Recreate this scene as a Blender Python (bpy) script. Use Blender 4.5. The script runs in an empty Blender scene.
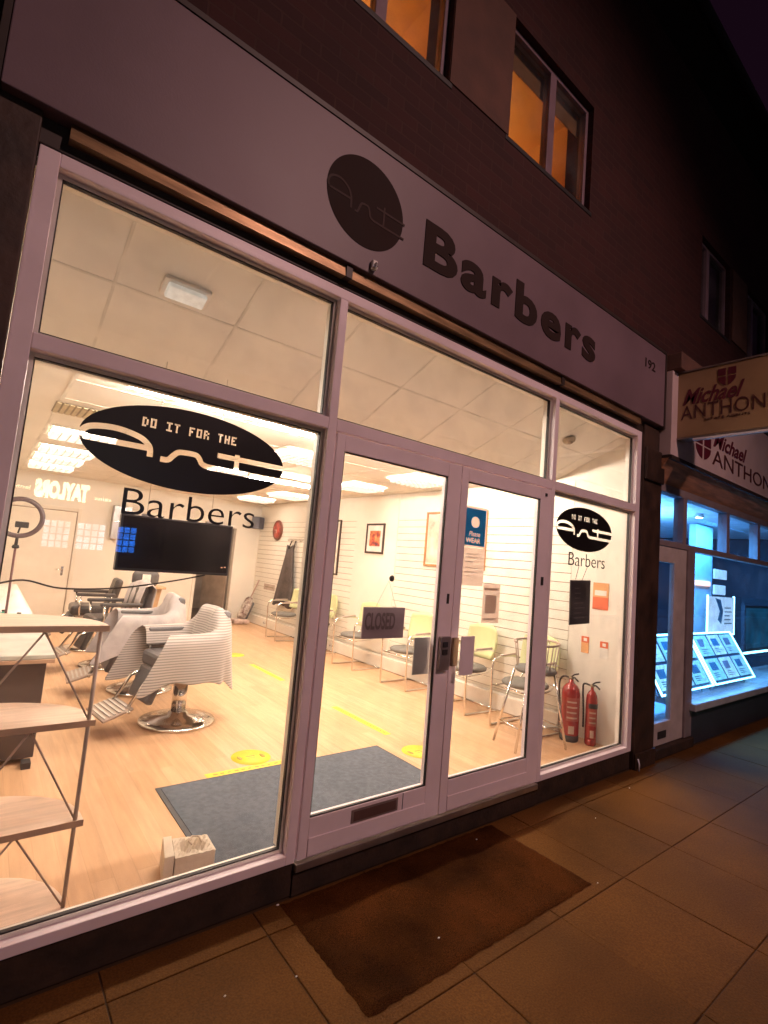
import bpy, bmesh, math, random
from mathutils import Vector, Matrix
random.seed(7)
S = bpy.context.scene
COL = S.collection
PI = math.pi

# ------------------------------------------------------------------ camera
cd = bpy.data.cameras.new('camera'); cam = bpy.data.objects.new('camera', cd); COL.objects.link(cam)
cd.sensor_fit = 'VERTICAL'; cd.sensor_height = 36.0; cd.lens = 505.8*36/1024
cd.clip_start = 0.02; cd.clip_end = 600
F = Vector((0.6115342, 0.78500549, 0.09895608)); R = Vector((0.78071366, -0.61898939, 0.08566398)); U = Vector((-0.12849946, -0.02486991, 0.99139769))
M = Matrix(((R.x, U.x, -F.x, -1.519), (R.y, U.y, -F.y, -2.205), (R.z, U.z, -F.z, 1.576), (0, 0, 0, 1)))
cam.matrix_world = M
S.camera = cam
S.render.resolution_x = 768; S.render.resolution_y = 1024

# ------------------------------------------------------------------ world: night sky
w = bpy.data.worlds.new('World'); S.world = w; w.use_nodes = True
bg = w.node_tree.nodes['Background']
bg.inputs[0].default_value = (0.30, 0.10, 0.26, 1); bg.inputs[1].default_value = 0.022

S.view_settings.view_transform = 'Standard'; S.view_settings.look = 'None'
S.view_settings.exposure = 0.0; S.view_settings.gamma = 1.0
S.cycles.use_denoising = True
S.cycles.max_bounces = 10; S.cycles.transparent_max_bounces = 24; S.cycles.diffuse_bounces = 5
S.cycles.sample_clamp_indirect = 8.0

def area(name, loc, direction, sx, sy, power, col):
    l = bpy.data.lights.new(name, 'AREA'); l.shape = 'RECTANGLE'; l.size = sx; l.size_y = sy
    l.energy = power; l.color = col
    o = bpy.data.objects.new(name, l); COL.objects.link(o); o.location = loc
    o.rotation_euler = Vector(direction).to_track_quat('-Z', 'Y').to_euler()
    return o

# power of the lamps the place has
TROFFER_E = 47.0
ROOM_COL = (1.0, 0.79, 0.545)
STREET_W = 1200.0
STREET_COL = (1.0, 0.58, 0.52)
BLUE_W = 440.0

# ------------------------------------------------------------------ materials
def mat(name, c, rough=0.6, metal=0.0, var=0.12, scale=6.0, bump=0.0, bscale=60.0, spec=0.5, c2=None, stretch=None, coat=0.0, island=0.0, speck=0.0, sscale=160):
    m = bpy.data.materials.new(name); m.use_nodes = True; nt = m.node_tree; N = nt.nodes; L = nt.links
    b = N['Principled BSDF']
    b.inputs['Roughness'].default_value = rough; b.inputs['Metallic'].default_value = metal
    b.inputs['Specular IOR Level'].default_value = spec
    if coat: b.inputs['Coat Weight'].default_value = coat
    tc = N.new('ShaderNodeTexCoord'); mp = N.new('ShaderNodeMapping'); L.new(tc.outputs['Object'], mp.inputs[0])
    if stretch: mp.inputs['Scale'].default_value = stretch
    nz = N.new('ShaderNodeTexNoise'); nz.inputs['Scale'].default_value = scale; nz.inputs['Detail'].default_value = 5
    L.new(mp.outputs[0], nz.inputs[0])
    mx = N.new('ShaderNodeMix'); mx.data_type = 'RGBA'
    a = [max(0, x*(1-var)) for x in c[:3]]; d = list(c2[:3]) if c2 else [min(1, x*(1+var)) for x in c[:3]]
    mx.inputs[6].default_value = (*a, 1); mx.inputs[7].default_value = (*d, 1)
    rp = N.new('ShaderNodeMapRange'); rp.inputs[1].default_value = .35; rp.inputs[2].default_value = .65
    L.new(nz.outputs[0], rp.inputs[0]); L.new(rp.outputs[0], mx.inputs[0])
    out = mx.outputs[2]
    if island:
        g = N.new('ShaderNodeNewGeometry'); mr = N.new('ShaderNodeMapRange')
        mr.inputs[3].default_value = 1-island; mr.inputs[4].default_value = 1+island
        L.new(g.outputs['Random Per Island'], mr.inputs[0])
        vm = N.new('ShaderNodeVectorMath'); vm.operation = 'SCALE'; L.new(out, vm.inputs[0]); L.new(mr.outputs[0], vm.inputs['Scale'])
        out = vm.outputs[0]
    if speck:
        n3 = N.new('ShaderNodeTexNoise'); n3.inputs['Scale'].default_value = sscale; n3.inputs['Detail'].default_value = 3; L.new(mp.outputs[0], n3.inputs[0])
        m3 = N.new('ShaderNodeMapRange'); m3.inputs[1].default_value = .35; m3.inputs[2].default_value = .65; m3.inputs[3].default_value = 1-speck; m3.inputs[4].default_value = 1+speck; L.new(n3.outputs[0], m3.inputs[0])
        v3 = N.new('ShaderNodeVectorMath'); v3.operation = 'SCALE'; L.new(out, v3.inputs[0]); L.new(m3.outputs[0], v3.inputs['Scale']); out = v3.outputs[0]
    L.new(out, b.inputs['Base Color'])
    r2 = N.new('ShaderNodeMapRange'); r2.inputs[3].default_value = max(0.02, rough*.85); r2.inputs[4].default_value = min(1, rough*1.15)
    L.new(nz.outputs[0], r2.inputs[0]); L.new(r2.outputs[0], b.inputs['Roughness'])
    if bump:
        n2 = N.new('ShaderNodeTexNoise'); n2.inputs['Scale'].default_value = bscale; n2.inputs['Detail'].default_value = 6
        L.new(mp.outputs[0], n2.inputs[0])
        bp = N.new('ShaderNodeBump'); bp.inputs['Strength'].default_value = bump; bp.inputs['Distance'].default_value = .01
        L.new(n2.outputs[0], bp.inputs['Height']); L.new(bp.outputs[0], b.inputs['Normal'])
    return m

def emat(name, c, strength, base=(.5, .5, .5), var=0.0, scale=20):
    m = bpy.data.materials.new(name); m.use_nodes = True; nt = m.node_tree
    b = nt.nodes['Principled BSDF']; b.inputs['Base Color'].default_value = (*base, 1); b.inputs['Roughness'].default_value = .4
    b.inputs['Emission Color'].default_value = (*c, 1); b.inputs['Emission Strength'].default_value = strength
    if var:
        tc = nt.nodes.new('ShaderNodeTexCoord'); nz = nt.nodes.new('ShaderNodeTexNoise'); nz.inputs['Scale'].default_value = scale
        nt.links.new(tc.outputs['Object'], nz.inputs[0]); mr = nt.nodes.new('ShaderNodeMapRange')
        mr.inputs[1].default_value = .35; mr.inputs[2].default_value = .65
        mr.inputs[3].default_value = strength*(1-var); mr.inputs[4].default_value = strength*(1+var)
        nt.links.new(nz.outputs[0], mr.inputs[0]); nt.links.new(mr.outputs[0], b.inputs['Emission Strength'])
    return m

def glass_mat(name, tint=(1, 1, 1), ior=1.45, rough=0.0, dirt_haze=0.02):  # diffuse film is dirt plus imitated haze and glare on the pane
    m = bpy.data.materials.new(name); m.use_nodes = True; nt = m.node_tree; N = nt.nodes; L = nt.links
    N.remove(N['Principled BSDF']); out = N['Material Output']
    tr = N.new('ShaderNodeBsdfTransparent'); tr.inputs[0].default_value = (*tint, 1)
    gl = N.new('ShaderNodeBsdfGlossy'); gl.inputs['Roughness'].default_value = rough
    fr = N.new('ShaderNodeFresnel'); ge = N.new('ShaderNodeNewGeometry'); io = N.new('ShaderNodeMapRange'); io.inputs[3].default_value = ior; io.inputs[4].default_value = 1/ior; L.new(ge.outputs['Backfacing'], io.inputs[0]); L.new(io.outputs[0], fr.inputs[0])
    mx = N.new('ShaderNodeMixShader'); L.new(fr.outputs[0], mx.inputs[0]); L.new(tr.outputs[0], mx.inputs[1]); L.new(gl.outputs[0], mx.inputs[2])
    df = N.new('ShaderNodeBsdfDiffuse'); df.inputs[0].default_value = (.6, .6, .6, 1)
    tc = N.new('ShaderNodeTexCoord'); nz = N.new('ShaderNodeTexNoise'); nz.inputs['Scale'].default_value = 3; nz.inputs['Detail'].default_value = 8
    L.new(tc.outputs['Object'], nz.inputs[0]); mr = N.new('ShaderNodeMapRange')
    mr.inputs[1].default_value = .45; mr.inputs[2].default_value = .75; mr.inputs[3].default_value = dirt_haze*.3; mr.inputs[4].default_value = dirt_haze*1.6
    L.new(nz.outputs[0], mr.inputs[0])
    m2 = N.new('ShaderNodeMixShader'); L.new(mr.outputs[0], m2.inputs[0]); L.new(mx.outputs[0], m2.inputs[1]); L.new(df.outputs[0], m2.inputs[2])
    L.new(m2.outputs[0], out.inputs[0])
    return m

def papermat(name, c, tr=.6, dim=1.0):
    m = bpy.data.materials.new(name); m.use_nodes = True; nt = m.node_tree; N = nt.nodes; L = nt.links
    b = N['Principled BSDF']; b.inputs['Base Color'].default_value = (*c, 1); b.inputs['Roughness'].default_value = .8
    t = N.new('ShaderNodeBsdfTranslucent'); t.inputs[0].default_value = (*[x*dim for x in c], 1); x = N.new('ShaderNodeMixShader'); x.inputs[0].default_value = tr
    tc = N.new('ShaderNodeTexCoord'); nz = N.new('ShaderNodeTexNoise'); nz.inputs['Scale'].default_value = 40; L.new(tc.outputs['Object'], nz.inputs[0])
    bp = N.new('ShaderNodeBump'); bp.inputs['Strength'].default_value = .05; L.new(nz.outputs[0], bp.inputs['Height']); L.new(bp.outputs[0], b.inputs['Normal'])
    L.new(b.outputs[0], x.inputs[1]); L.new(t.outputs[0], x.inputs[2]); L.new(x.outputs[0], N['Material Output'].inputs[0]); return m
def wood_floor():
    m = bpy.data.materials.new('wood_floor'); m.use_nodes = True; nt = m.node_tree; N = nt.nodes; L = nt.links
    b = N['Principled BSDF']; tc = N.new('ShaderNodeTexCoord'); mp = N.new('ShaderNodeMapping'); mp.inputs['Rotation'].default_value = (0, 0, PI/2)
    L.new(tc.outputs['Object'], mp.inputs[0])
    br = N.new('ShaderNodeTexBrick'); br.inputs['Scale'].default_value = 1.0; br.inputs['Mortar Size'].default_value = .0012
    br.inputs['Brick Width'].default_value = 1.1; br.inputs['Row Height'].default_value = .095; br.inputs['Mortar Smooth'].default_value = .3
    br.inputs['Color1'].default_value = (.60, .365, .20, 1); br.inputs['Color2'].default_value = (.68, .43, .255, 1); br.inputs['Mortar'].default_value = (.50, .31, .17, 1)
    br.offset = .37; L.new(mp.outputs[0], br.inputs[0])
    m2 = N.new('ShaderNodeMapping'); m2.inputs['Scale'].default_value = (14, 1.1, 1); L.new(tc.outputs['Object'], m2.inputs[0])
    nz = N.new('ShaderNodeTexNoise'); nz.inputs['Scale'].default_value = 2.2; nz.inputs['Detail'].default_value = 7; L.new(m2.outputs[0], nz.inputs[0])
    mx = N.new('ShaderNodeMix'); mx.data_type = 'RGBA'; mx.blend_type = 'MULTIPLY'; mx.inputs[0].default_value = .5
    cr = N.new('ShaderNodeMapRange'); cr.inputs[1].default_value = .3; cr.inputs[2].default_value = .7; cr.inputs[3].default_value = .68; cr.inputs[4].default_value = 1.1
    L.new(nz.outputs[0], cr.inputs[0]); L.new(br.outputs[0], mx.inputs[6]); L.new(cr.outputs[0], mx.inputs[7])
    L.new(mx.outputs[2], b.inputs['Base Color']); b.inputs['Roughness'].default_value = .38; b.inputs['Specular IOR Level'].default_value = .4
    return m

def brick_mat(name='brick'):
    m = bpy.data.materials.new(name); m.use_nodes = True; nt = m.node_tree; N = nt.nodes; L = nt.links
    b = N['Principled BSDF']; tc = N.new('ShaderNodeTexCoord'); mp = N.new('ShaderNodeMapping'); mp.inputs['Rotation'].default_value = (PI/2, 0, 0)
    L.new(tc.outputs['Object'], mp.inputs[0])
    br = N.new('ShaderNodeTexBrick'); br.inputs['Scale'].default_value = 1.0; br.inputs['Mortar Size'].default_value = .006
    br.inputs['Brick Width'].default_value = .225; br.inputs['Row Height'].default_value = .075
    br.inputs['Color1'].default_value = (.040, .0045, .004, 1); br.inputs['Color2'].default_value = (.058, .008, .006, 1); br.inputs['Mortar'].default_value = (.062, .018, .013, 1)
    L.new(mp.outputs[0], br.inputs[0])
    nz = N.new('ShaderNodeTexNoise'); nz.inputs['Scale'].default_value = 2; nz.inputs['Detail'].default_value = 8; L.new(tc.outputs['Object'], nz.inputs[0])
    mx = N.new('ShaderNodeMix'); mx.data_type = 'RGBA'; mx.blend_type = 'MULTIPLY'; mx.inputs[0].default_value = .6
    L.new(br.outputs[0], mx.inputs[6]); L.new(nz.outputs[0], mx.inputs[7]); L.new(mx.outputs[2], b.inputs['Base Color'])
    bp = N.new('ShaderNodeBump'); bp.inputs['Strength'].default_value = .6; bp.inputs['Distance'].default_value = .01; bp.invert = True
    L.new(br.outputs['Fac'], bp.inputs['Height']); L.new(bp.outputs[0], b.inputs['Normal']); b.inputs['Roughness'].default_value = .85
    return m

def stripe_mat(name, a, c, freq, axis='Z', rough=.8):
    m = bpy.data.materials.new(name); m.use_nodes = True; nt = m.node_tree; N = nt.nodes; L = nt.links
    b = N['Principled BSDF']; tc = N.new('ShaderNodeTexCoord')
    wv = N.new('ShaderNodeTexWave'); wv.bands_direction = axis; wv.inputs['Scale'].default_value = freq; wv.inputs['Distortion'].default_value = .6; wv.inputs['Detail Scale'].default_value = .5
    L.new(tc.outputs['Object'], wv.inputs[0]); mx = N.new('ShaderNodeMix'); mx.data_type = 'RGBA'
    mx.inputs[6].default_value = (*a, 1); mx.inputs[7].default_value = (*c, 1); cr = N.new('ShaderNodeMapRange'); cr.inputs[1].default_value = .55; cr.inputs[2].default_value = .75
    L.new(wv.outputs[1], cr.inputs[0]); L.new(cr.outputs[0], mx.inputs[0]); L.new(mx.outputs[2], b.inputs['Base Color']); b.inputs['Roughness'].default_value = rough
    b.inputs['Sheen Weight'].default_value = .3
    return m

K = dict(
 floor=wood_floor(), brick=brick_mat(),
 wall=mat('cream_wall_paint', (.80, .76, .68), .6, var=.03, scale=1.5, bump=.05, bscale=200),
 slat=mat('slatwall_laminate', (.80, .77, .69), .4, var=.02), groove=mat('slat_groove', (.30, .25, .18), .7),
 ceil=mat('ceiling_tile', (.80, .77, .70), .9, var=.04, scale=2, bump=.15, bscale=300), tbar=mat('ceiling_bar', (.72, .69, .62), .6),
 skirt=mat('skirting_paint', (.80, .75, .67), .45, var=.04),
 frame=mat('window_frame_aluminium', (.86, .74, .78), .42, metal=.0, var=.06, scale=3, bump=.03, bscale=250), gasket=mat('black_gasket', (.03, .025, .025), .6),
 bead=mat('glazing_bead', (.72, .68, .64), .3, metal=.3, var=.05),
 glass=glass_mat('shop_glass', (.985, .99, .985), dirt_haze=.05), uglass=glass_mat('upper_glass', (.8, .8, .8), dirt_haze=.05),
 fascia=mat('fascia_panel', (.17, .112, .133), .5, var=.13, scale=1.4, bump=.04, bscale=120),
 darksign=mat('dark_lettering', (.030, .016, .014), .75, spec=.15), logodim=mat('faint_logo_line', (.06, .036, .033), .7, spec=.2),
 soffit=mat('brass_soffit_strip', (.36, .23, .12), .34, metal=.6, var=.35, scale=3, bump=.08, bscale=30, stretch=(1, 8, 8)),
 darktrim=mat('dark_trim', (.035, .022, .018), .5), pier=mat('dark_pilaster_paint', (.042, .020, .012), .6, var=.45, scale=5, bump=.3, bscale=25),
 plinth=mat('plinth_render', (.032, .016, .009), .8, var=.4, scale=8, bump=.4, bscale=40),
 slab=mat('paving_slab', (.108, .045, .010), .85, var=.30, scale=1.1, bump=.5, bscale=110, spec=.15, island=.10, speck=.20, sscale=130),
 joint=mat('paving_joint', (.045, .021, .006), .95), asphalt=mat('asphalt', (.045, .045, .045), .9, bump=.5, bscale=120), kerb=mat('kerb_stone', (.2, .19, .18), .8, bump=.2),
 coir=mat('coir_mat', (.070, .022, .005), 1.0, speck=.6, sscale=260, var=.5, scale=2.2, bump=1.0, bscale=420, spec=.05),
 imat=mat('grey_entrance_mat', (.115, .13, .155), 1.0, var=.14, scale=30, bump=.5, bscale=300, spec=.1), matedge=mat('mat_rubber_edge', (.06, .06, .065), .7),
 yellow=mat('yellow_floor_tape', (.86, .60, .045), .5), yink=mat('yellow_ink', (.35, .27, .06), .6),
 black=mat('black_plastic', (.022, .02, .02), .35, var=.2), screen=mat('tv_screen', (.010, .007, .006), .25, var=0, spec=.2),
 vinyl=mat('black_vinyl', (.014, .012, .012), .35, var=.05), cutline=mat('cream_vinyl', (.80, .70, .60), .5), whitev=mat('white_vinyl', (.85, .83, .8), .5),
 chrome=mat('chrome', (.78, .76, .73), .16, metal=1.0, var=.05), brushed=mat('brushed_steel', (.55, .52, .48), .35, metal=.9),
 handle=mat('door_handle_plate', (.36, .30, .29), .35, metal=.6), brassy=mat('lock_plate', (.30, .22, .14), .35, metal=.8),
 leather=mat('dark_grey_leatherette', (.11, .105, .11), .42, var=.15, bump=.15, bscale=180), bleather=mat('black_leatherette', (.05, .042, .04), .38, var=.2, bump=.1, bscale=180),
 cape=stripe_mat('striped_cape', (.47, .42, .385), (.25, .225, .215), 15.0, 'Z'), cape2=mat('pale_cape', (.44, .40, .40), .7, var=.1, scale=12, bump=.1),
 seatgrey=mat('grey_seat_fabric', (.16, .15, .135), .85, bump=.3, bscale=300), lime=mat('lime_backrest', (.62, .65, .36), .5, var=.05),
 shelf=mat('pale_wood_shelf', (.80, .62, .49), .5, var=.12, scale=4, stretch=(1, 10, 10)), shelfedge=mat('shelf_edge_band', (.50, .33, .23), .5), rod=mat('grey_metal_rod', (.42, .33, .28), .4, metal=.2),
 desktop=mat('grey_counter_top', (.55, .54, .50), .4), deskbody=mat('dark_counter_front', (.065, .045, .038), .5, var=.3, scale=4),
 paper=mat('cream_paper', (.70, .62, .50), .8, var=.06, bump=.3, bscale=30), papersh=mat('bag_print', (.55, .46, .36), .8),
 wpaper=papermat('white_paper', (.56, .44, .37), .55), ink=mat('printed_ink', (.12, .09, .08), .8), bposter=papermat('blue_poster_print', (.03, .36, .66), .75), mask=mat('poster_emblem', (.55, .55, .42), .6),
 pframe=mat('black_picture_frame', (.05, .03, .025), .4), oak=mat('oak_picture_frame', (.42, .19, .065), .45, var=.2), mount=mat('picture_mount', (.75, .73, .68), .8),
 red=mat('extinguisher_red', (.30, .018, .016), .25, var=.08, coat=.4), label=mat('extinguisher_label', (.50, .38, .30), .5), labelr=mat('extinguisher_label_print', (.34, .06, .04), .5),
 notice=mat('red_notice_print', (.72, .15, .06), .5), noticeo=mat('orange_notice_print', (.75, .38, .16), .6), board=mat('dark_menu_board', (.035, .026, .028), .4, var=.3), chalk=mat('faint_chalk', (.16, .13, .13), .8),
 doorp=mat('interior_door_paint', (.78, .72, .62), .5, var=.03), gapline=mat('door_gap', (.33, .25, .18), .8), greypanel=mat('grey_cabinet', (.33, .31, .31), .3, metal=.5), corr=mat('corridor_wall', (.42, .34, .28), .7), corrfl=mat('corridor_floor', (.10, .07, .05), .6),
 gown=mat('dark_gown_cloth', (.07, .055, .05), .9, var=.3, bump=.2), tan=mat('tan_board', (.56, .36, .20), .6), clothw=mat('white_towel', (.78, .76, .74), .9, bump=.2, bscale=200),
 blueb=mat('blue_bottle', (.05, .12, .45), .3), greenb=mat('green_bottle', (.12, .45, .30), .3), pinkb=mat('pink_bottle', (.55, .15, .2), .3),
 agframe=mat('estate_frame_paint', (.24, .19, .20), .45), agdoor=mat('estate_door_paint', (.50, .42, .40), .45), agwall=mat('estate_wall', (.55, .55, .58), .7), agdark=mat('estate_dark', (.03, .035, .05), .5),
 agfascia=mat('estate_fascia_panel', (.55, .43, .43), .55, var=.1, scale=2), agwood=mat('wooden_soffit', (.42, .20, .11), .45, var=.35, scale=3, stretch=(1, 9, 9)),
 signface=mat('projecting_sign_face', (.34, .22, .12), .45, var=.15, scale=2), signframe=mat('sign_case', (.25, .20, .18), .4, metal=.5), maroon=mat('maroon_print', (.10, .008, .02), .5), wine=mat('wine_print', (.07, .015, .015), .5), whitetrim=mat('white_sign_trim', (.80, .78, .85), .4),
 render=mat('rendered_panel', (.11, .052, .038), .85, var=.2, scale=4, bump=.2), wframe=mat('upper_window_frame', (.22, .15, .18), .4), orangewall=mat('orange_lit_room', (.85, .55, .25), .8, var=.05), blind=mat('window_blind', (.50, .30, .13), .8),
 slate=mat('roof_slate', (.05, .045, .05), .7, bump=.4, bscale=30), gutter=mat('gutter', (.02, .018, .018), .5),
 diffuser=emat('troffer_diffuser', (1.0, .80, .64), TROFFER_E, var=.0), louvre=mat('troffer_louvre', (.34, .32, .30), .4, metal=.3),
 batten=emat('batten_tube', (1.0, .84, .70), 285.0),
 emerg=emat('emergency_diffuser', (.95, .97, .9), .28, (.8, .82, .78), var=.25, scale=25),
 led=emat('led_edge', (.22, .70, 1.0), 9.0), card=emat('lit_property_card', (.16, .56, .82), 1.15, (.6, .6, .6), var=.25, scale=14), cardb=emat('lit_property_card_pale', (.26, .60, .84), 1.25, (.6, .6, .6), var=.35, scale=22), cardc=emat('lit_property_card_cyan', (.10, .56, .78), 1.15, (.6, .6, .6), var=.4, scale=30), cardinkb=mat('card_print_warm', (.30, .32, .42), .5), cardink=mat('card_print', (.08, .28, .45), .5), cardhold=mat('display_backing', (.03, .10, .22), .3),
 poster=emat('lit_poster', (.40, .66, 1.0), 1.15, (.6, .6, .6), var=.2, scale=9), lamp=emat('blue_white_lamp', (.55, .85, 1.0), 14), warmlamp=emat('warm_strip_lamp', (1.0, .55, .25), 1.8),
 street=emat('street_lamp_lens', (1, .75, .6), 60), farsign=emat('far_shop_sign_letters', (1.0, .86, .62), 19.0), farcard=emat('far_shop_cards', (.55, .72, 1.0), 6.0, var=.35, scale=3), farblue=emat('far_shop_blue_cards', (.015, .20, 1.0), 11, var=.3, scale=3), farwall=mat('far_building', (.12, .09, .08), .9),
)

# ------------------------------------------------------------------ mesh helper
class MB:
    def __init__(s): s.v = []; s.f = []; s.sm = []
    def add(s, vs, fs, smooth=False):
        n = len(s.v); s.v += [tuple(x) for x in vs]; s.f += [tuple(i+n for i in f) for f in fs]; s.sm += [smooth]*len(fs); return s
    def box(s, x0, x1, y0, y1, z0, z1, M=None):
        vs = [(x, y, z) for x in (x0, x1) for y in (y0, y1) for z in (z0, z1)]
        if M: vs = [M @ Vector(p) for p in vs]
        return s.add(vs, [(0, 1, 3, 2), (4, 6, 7, 5), (0, 4, 5, 1), (2, 3, 7, 6), (0, 2, 6, 4), (1, 5, 7, 3)])
    def tube(s, pts, r, n=10, r2=None, cap=True):
        pts = [Vector(p) for p in pts]; m = len(pts); rings = []; up = None
        for i, p in enumerate(pts):
            t = (pts[min(i+1, m-1)]-pts[max(i-1, 0)]).normalized()
            if up is None: up = t.orthogonal().normalized()
            else:
                up = (up - t*up.dot(t));
                up = up.normalized() if up.length > 1e-6 else t.orthogonal().normalized()
            b = t.cross(up); rr = r if r2 is None else r+(r2-r)*i/(m-1)
            rings.append([p+(up*math.cos(2*PI*k/n)+b*math.sin(2*PI*k/n))*rr for k in range(n)])
        vs = [q for g in rings for q in g]; fs = []
        for i in range(m-1):
            for k in range(n): fs.append((i*n+k, i*n+(k+1) % n, (i+1)*n+(k+1) % n, (i+1)*n+k))
        if cap: fs += [tuple(range(n-1, -1, -1)), tuple((m-1)*n+k for k in range(n))]
        return s.add(vs, fs, True)
    def lathe(s, prof, n=32, c=(0, 0, 0), M=None, sx=1, sy=1):
        vs = [(c[0]+r*sx*math.cos(2*PI*k/n), c[1]+r*sy*math.sin(2*PI*k/n), c[2]+z) for r, z in prof for k in range(n)]
        if M: vs = [M @ Vector(p) for p in vs]
        fs = [(i*n+k, i*n+(k+1) % n, (i+1)*n+(k+1) % n, (i+1)*n+k) for i in range(len(prof)-1) for k in range(n)]
        fs += [tuple(range(n-1, -1, -1)), tuple((len(prof)-1)*n+k for k in range(n))]
        return s.add(vs, fs, True)
    def grid(s, P, smooth=True, closed=False):
        a = len(P); b = len(P[0]); vs = [q for r in P for q in r]
        fs = [(i*b+j, i*b+j+1, (i+1)*b+j+1, (i+1)*b+j) for i in range(a-1) for j in range(b-1)]
        if closed: fs += [((a-1)*b+j, (a-1)*b+j+1, j+1, j) for j in range(b-1)]
        return s.add(vs, fs, smooth)
    def prism(s, pts, d):
        """flat polygon (3D points) extruded along vector d"""
        n = len(pts); d = Vector(d); a = [Vector(p) for p in pts]; b = [p+d for p in a]
        return s.add(a+b, [tuple(range(n-1, -1, -1)), tuple(range(n, 2*n))]+[(i, (i+1) % n, n+(i+1) % n, n+i) for i in range(n)])
    def build(s, name, m, parent=None, loc=None, bevel=0, solid=0, sub=0):
        o_ = wloc(parent) if parent is not None else Vector((0, 0, 0))
        if loc is not None: o_ = Vector(loc)
        vs = [(x-o_.x, y-o_.y, z-o_.z) for x, y, z in s.v]
        me = bpy.data.meshes.new(name); me.from_pydata(vs, [], s.f); me.validate()
        bm = bmesh.new(); bm.from_mesh(me); bmesh.ops.recalc_face_normals(bm, faces=bm.faces[:]); bm.to_mesh(me); bm.free()
        if len(s.sm) == len(me.polygons): me.polygons.foreach_set('use_smooth', s.sm)
        me.materials.append(K[m] if isinstance(m, str) else m)
        o = bpy.data.objects.new(name, me); COL.objects.link(o)
        if parent is not None: o.parent = parent
        elif loc is not None: o.location = loc
        if solid:
            q = o.modifiers.new('s', 'SOLIDIFY'); q.thickness = solid; q.offset = 0
        if sub:
            q = o.modifiers.new('u', 'SUBSURF'); q.levels = sub; q.render_levels = sub
        if bevel:
            q = o.modifiers.new('b', 'BEVEL'); q.width = bevel; q.segments = 2; q.limit_method = 'ANGLE'; q.angle_limit = math.radians(50)
        return o
def wloc(o):
    p = Vector((0, 0, 0))
    while o is not None: p += Vector(o.location); o = o.parent
    return p
def B(*a, **k): return MB().box(*a, **k)
def tag(o, label=None, cat=None, group=None, kind=None):
    if label: o['label'] = label
    if cat: o['category'] = cat
    if group: o['group'] = group
    if kind: o['kind'] = kind
    return o
def thing(name, label, cat, loc=(0, 0, 0), group=None):
    o = bpy.data.objects.new(name, None); COL.objects.link(o); o.location = loc; o.empty_display_size = .1
    return tag(o, label, cat, group)
def copy_tree(o, parent=None):
    c = o.copy(); COL.objects.link(c)
    if parent is not None: c.parent = parent; c.matrix_parent_inverse = o.matrix_parent_inverse.copy()
    for ch in list(o.children): copy_tree(ch, c)
    return c
def struct(o): o['kind'] = 'structure'; return o

FX = (Vector((1, 0, 0)), Vector((0, 0, 1)))      # facade seen from the street
WX = (Vector((0, -1, 0)), Vector((0, 0, 1)))     # wall seen looking along +x
OX = (Vector((-1, 0, 0)), Vector((0, 0, 1)))     # far side of the street seen looking along -y
def textmesh(name, string, box, origin, ax, m, parent=None, depth=.002, bold=0.0, shear=0.0, space=1.0):
    """text fitted in box (w,h) whose lower-left corner is origin; ax = (right, up)"""
    cu = bpy.data.curves.new('t', 'FONT'); cu.body = string; cu.size = 1; cu.offset = bold; cu.shear = shear; cu.space_character = space
    cu.resolution_u = 4
    to = bpy.data.objects.new('t', cu); COL.objects.link(to)
    dg = bpy.context.evaluated_depsgraph_get(); me0 = bpy.data.meshes.new_from_object(to.evaluated_get(dg))
    vs = [v.co.copy() for v in me0.vertices]; fs = [tuple(p.vertices) for p in me0.polygons]
    bpy.data.objects.remove(to); bpy.data.curves.remove(cu)
    x0 = min(v.x for v in vs); x1 = max(v.x for v in vs); y0 = min(v.y for v in vs); y1 = max(v.y for v in vs)
    r, u = ax; n = r.cross(u); O = Vector(origin)
    mb = MB(); P = [O+r*((v.x-x0)/(x1-x0)*box[0])+u*((v.y-y0)/(y1-y0)*box[1]) for v in vs]
    # closed solid: front face copy + back copy + side walls
    cnt = {}
    for f in fs:
        for i in range(len(f)):
            e = (f[i], f[(i+1) % len(f)]); cnt[e] = 1
    N_ = len(P); Q = [p+n*depth for p in P]
    faces = [tuple(i+N_ for i in f) for f in fs]+[tuple(reversed(f)) for f in fs]
    for (a, b) in cnt:
        if (b, a) not in cnt: faces.append((a, b, b+N_, a+N_))
    mb.add(P+Q, faces)
    return mb.build(name, m, parent)
PIX = {'D': ['110', '101', '101', '101', '110'], 'O': ['111', '101', '101', '101', '111'], 'I': ['111', '010', '010', '010', '111'], 'T': ['111', '010', '010', '010', '010'],
       'F': ['111', '100', '110', '100', '100'], 'R': ['110', '101', '110', '101', '101'], 'H': ['101', '101', '111', '101', '101'], 'E': ['111', '100', '110', '100', '111'], ' ': ['000']*5}
def pixtext(mb, s, x0, z0, wd, h, y0, y1):
    n = len(s)*4-1; px = wd/n; pz = h/5
    for i, ch in enumerate(s):
        for r, row in enumerate(PIX[ch]):
            k = 0
            while k < 3:
                if row[k] == '1':
                    j = k
                    while j < 3 and row[j] == '1': j += 1
                    X = x0+(i*4+k)*px; mb.box(X, x0+(i*4+j)*px, y0, y1, z0+(4-r)*pz, z0+(5-r)*pz-.0004); k = j
                else: k += 1
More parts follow.
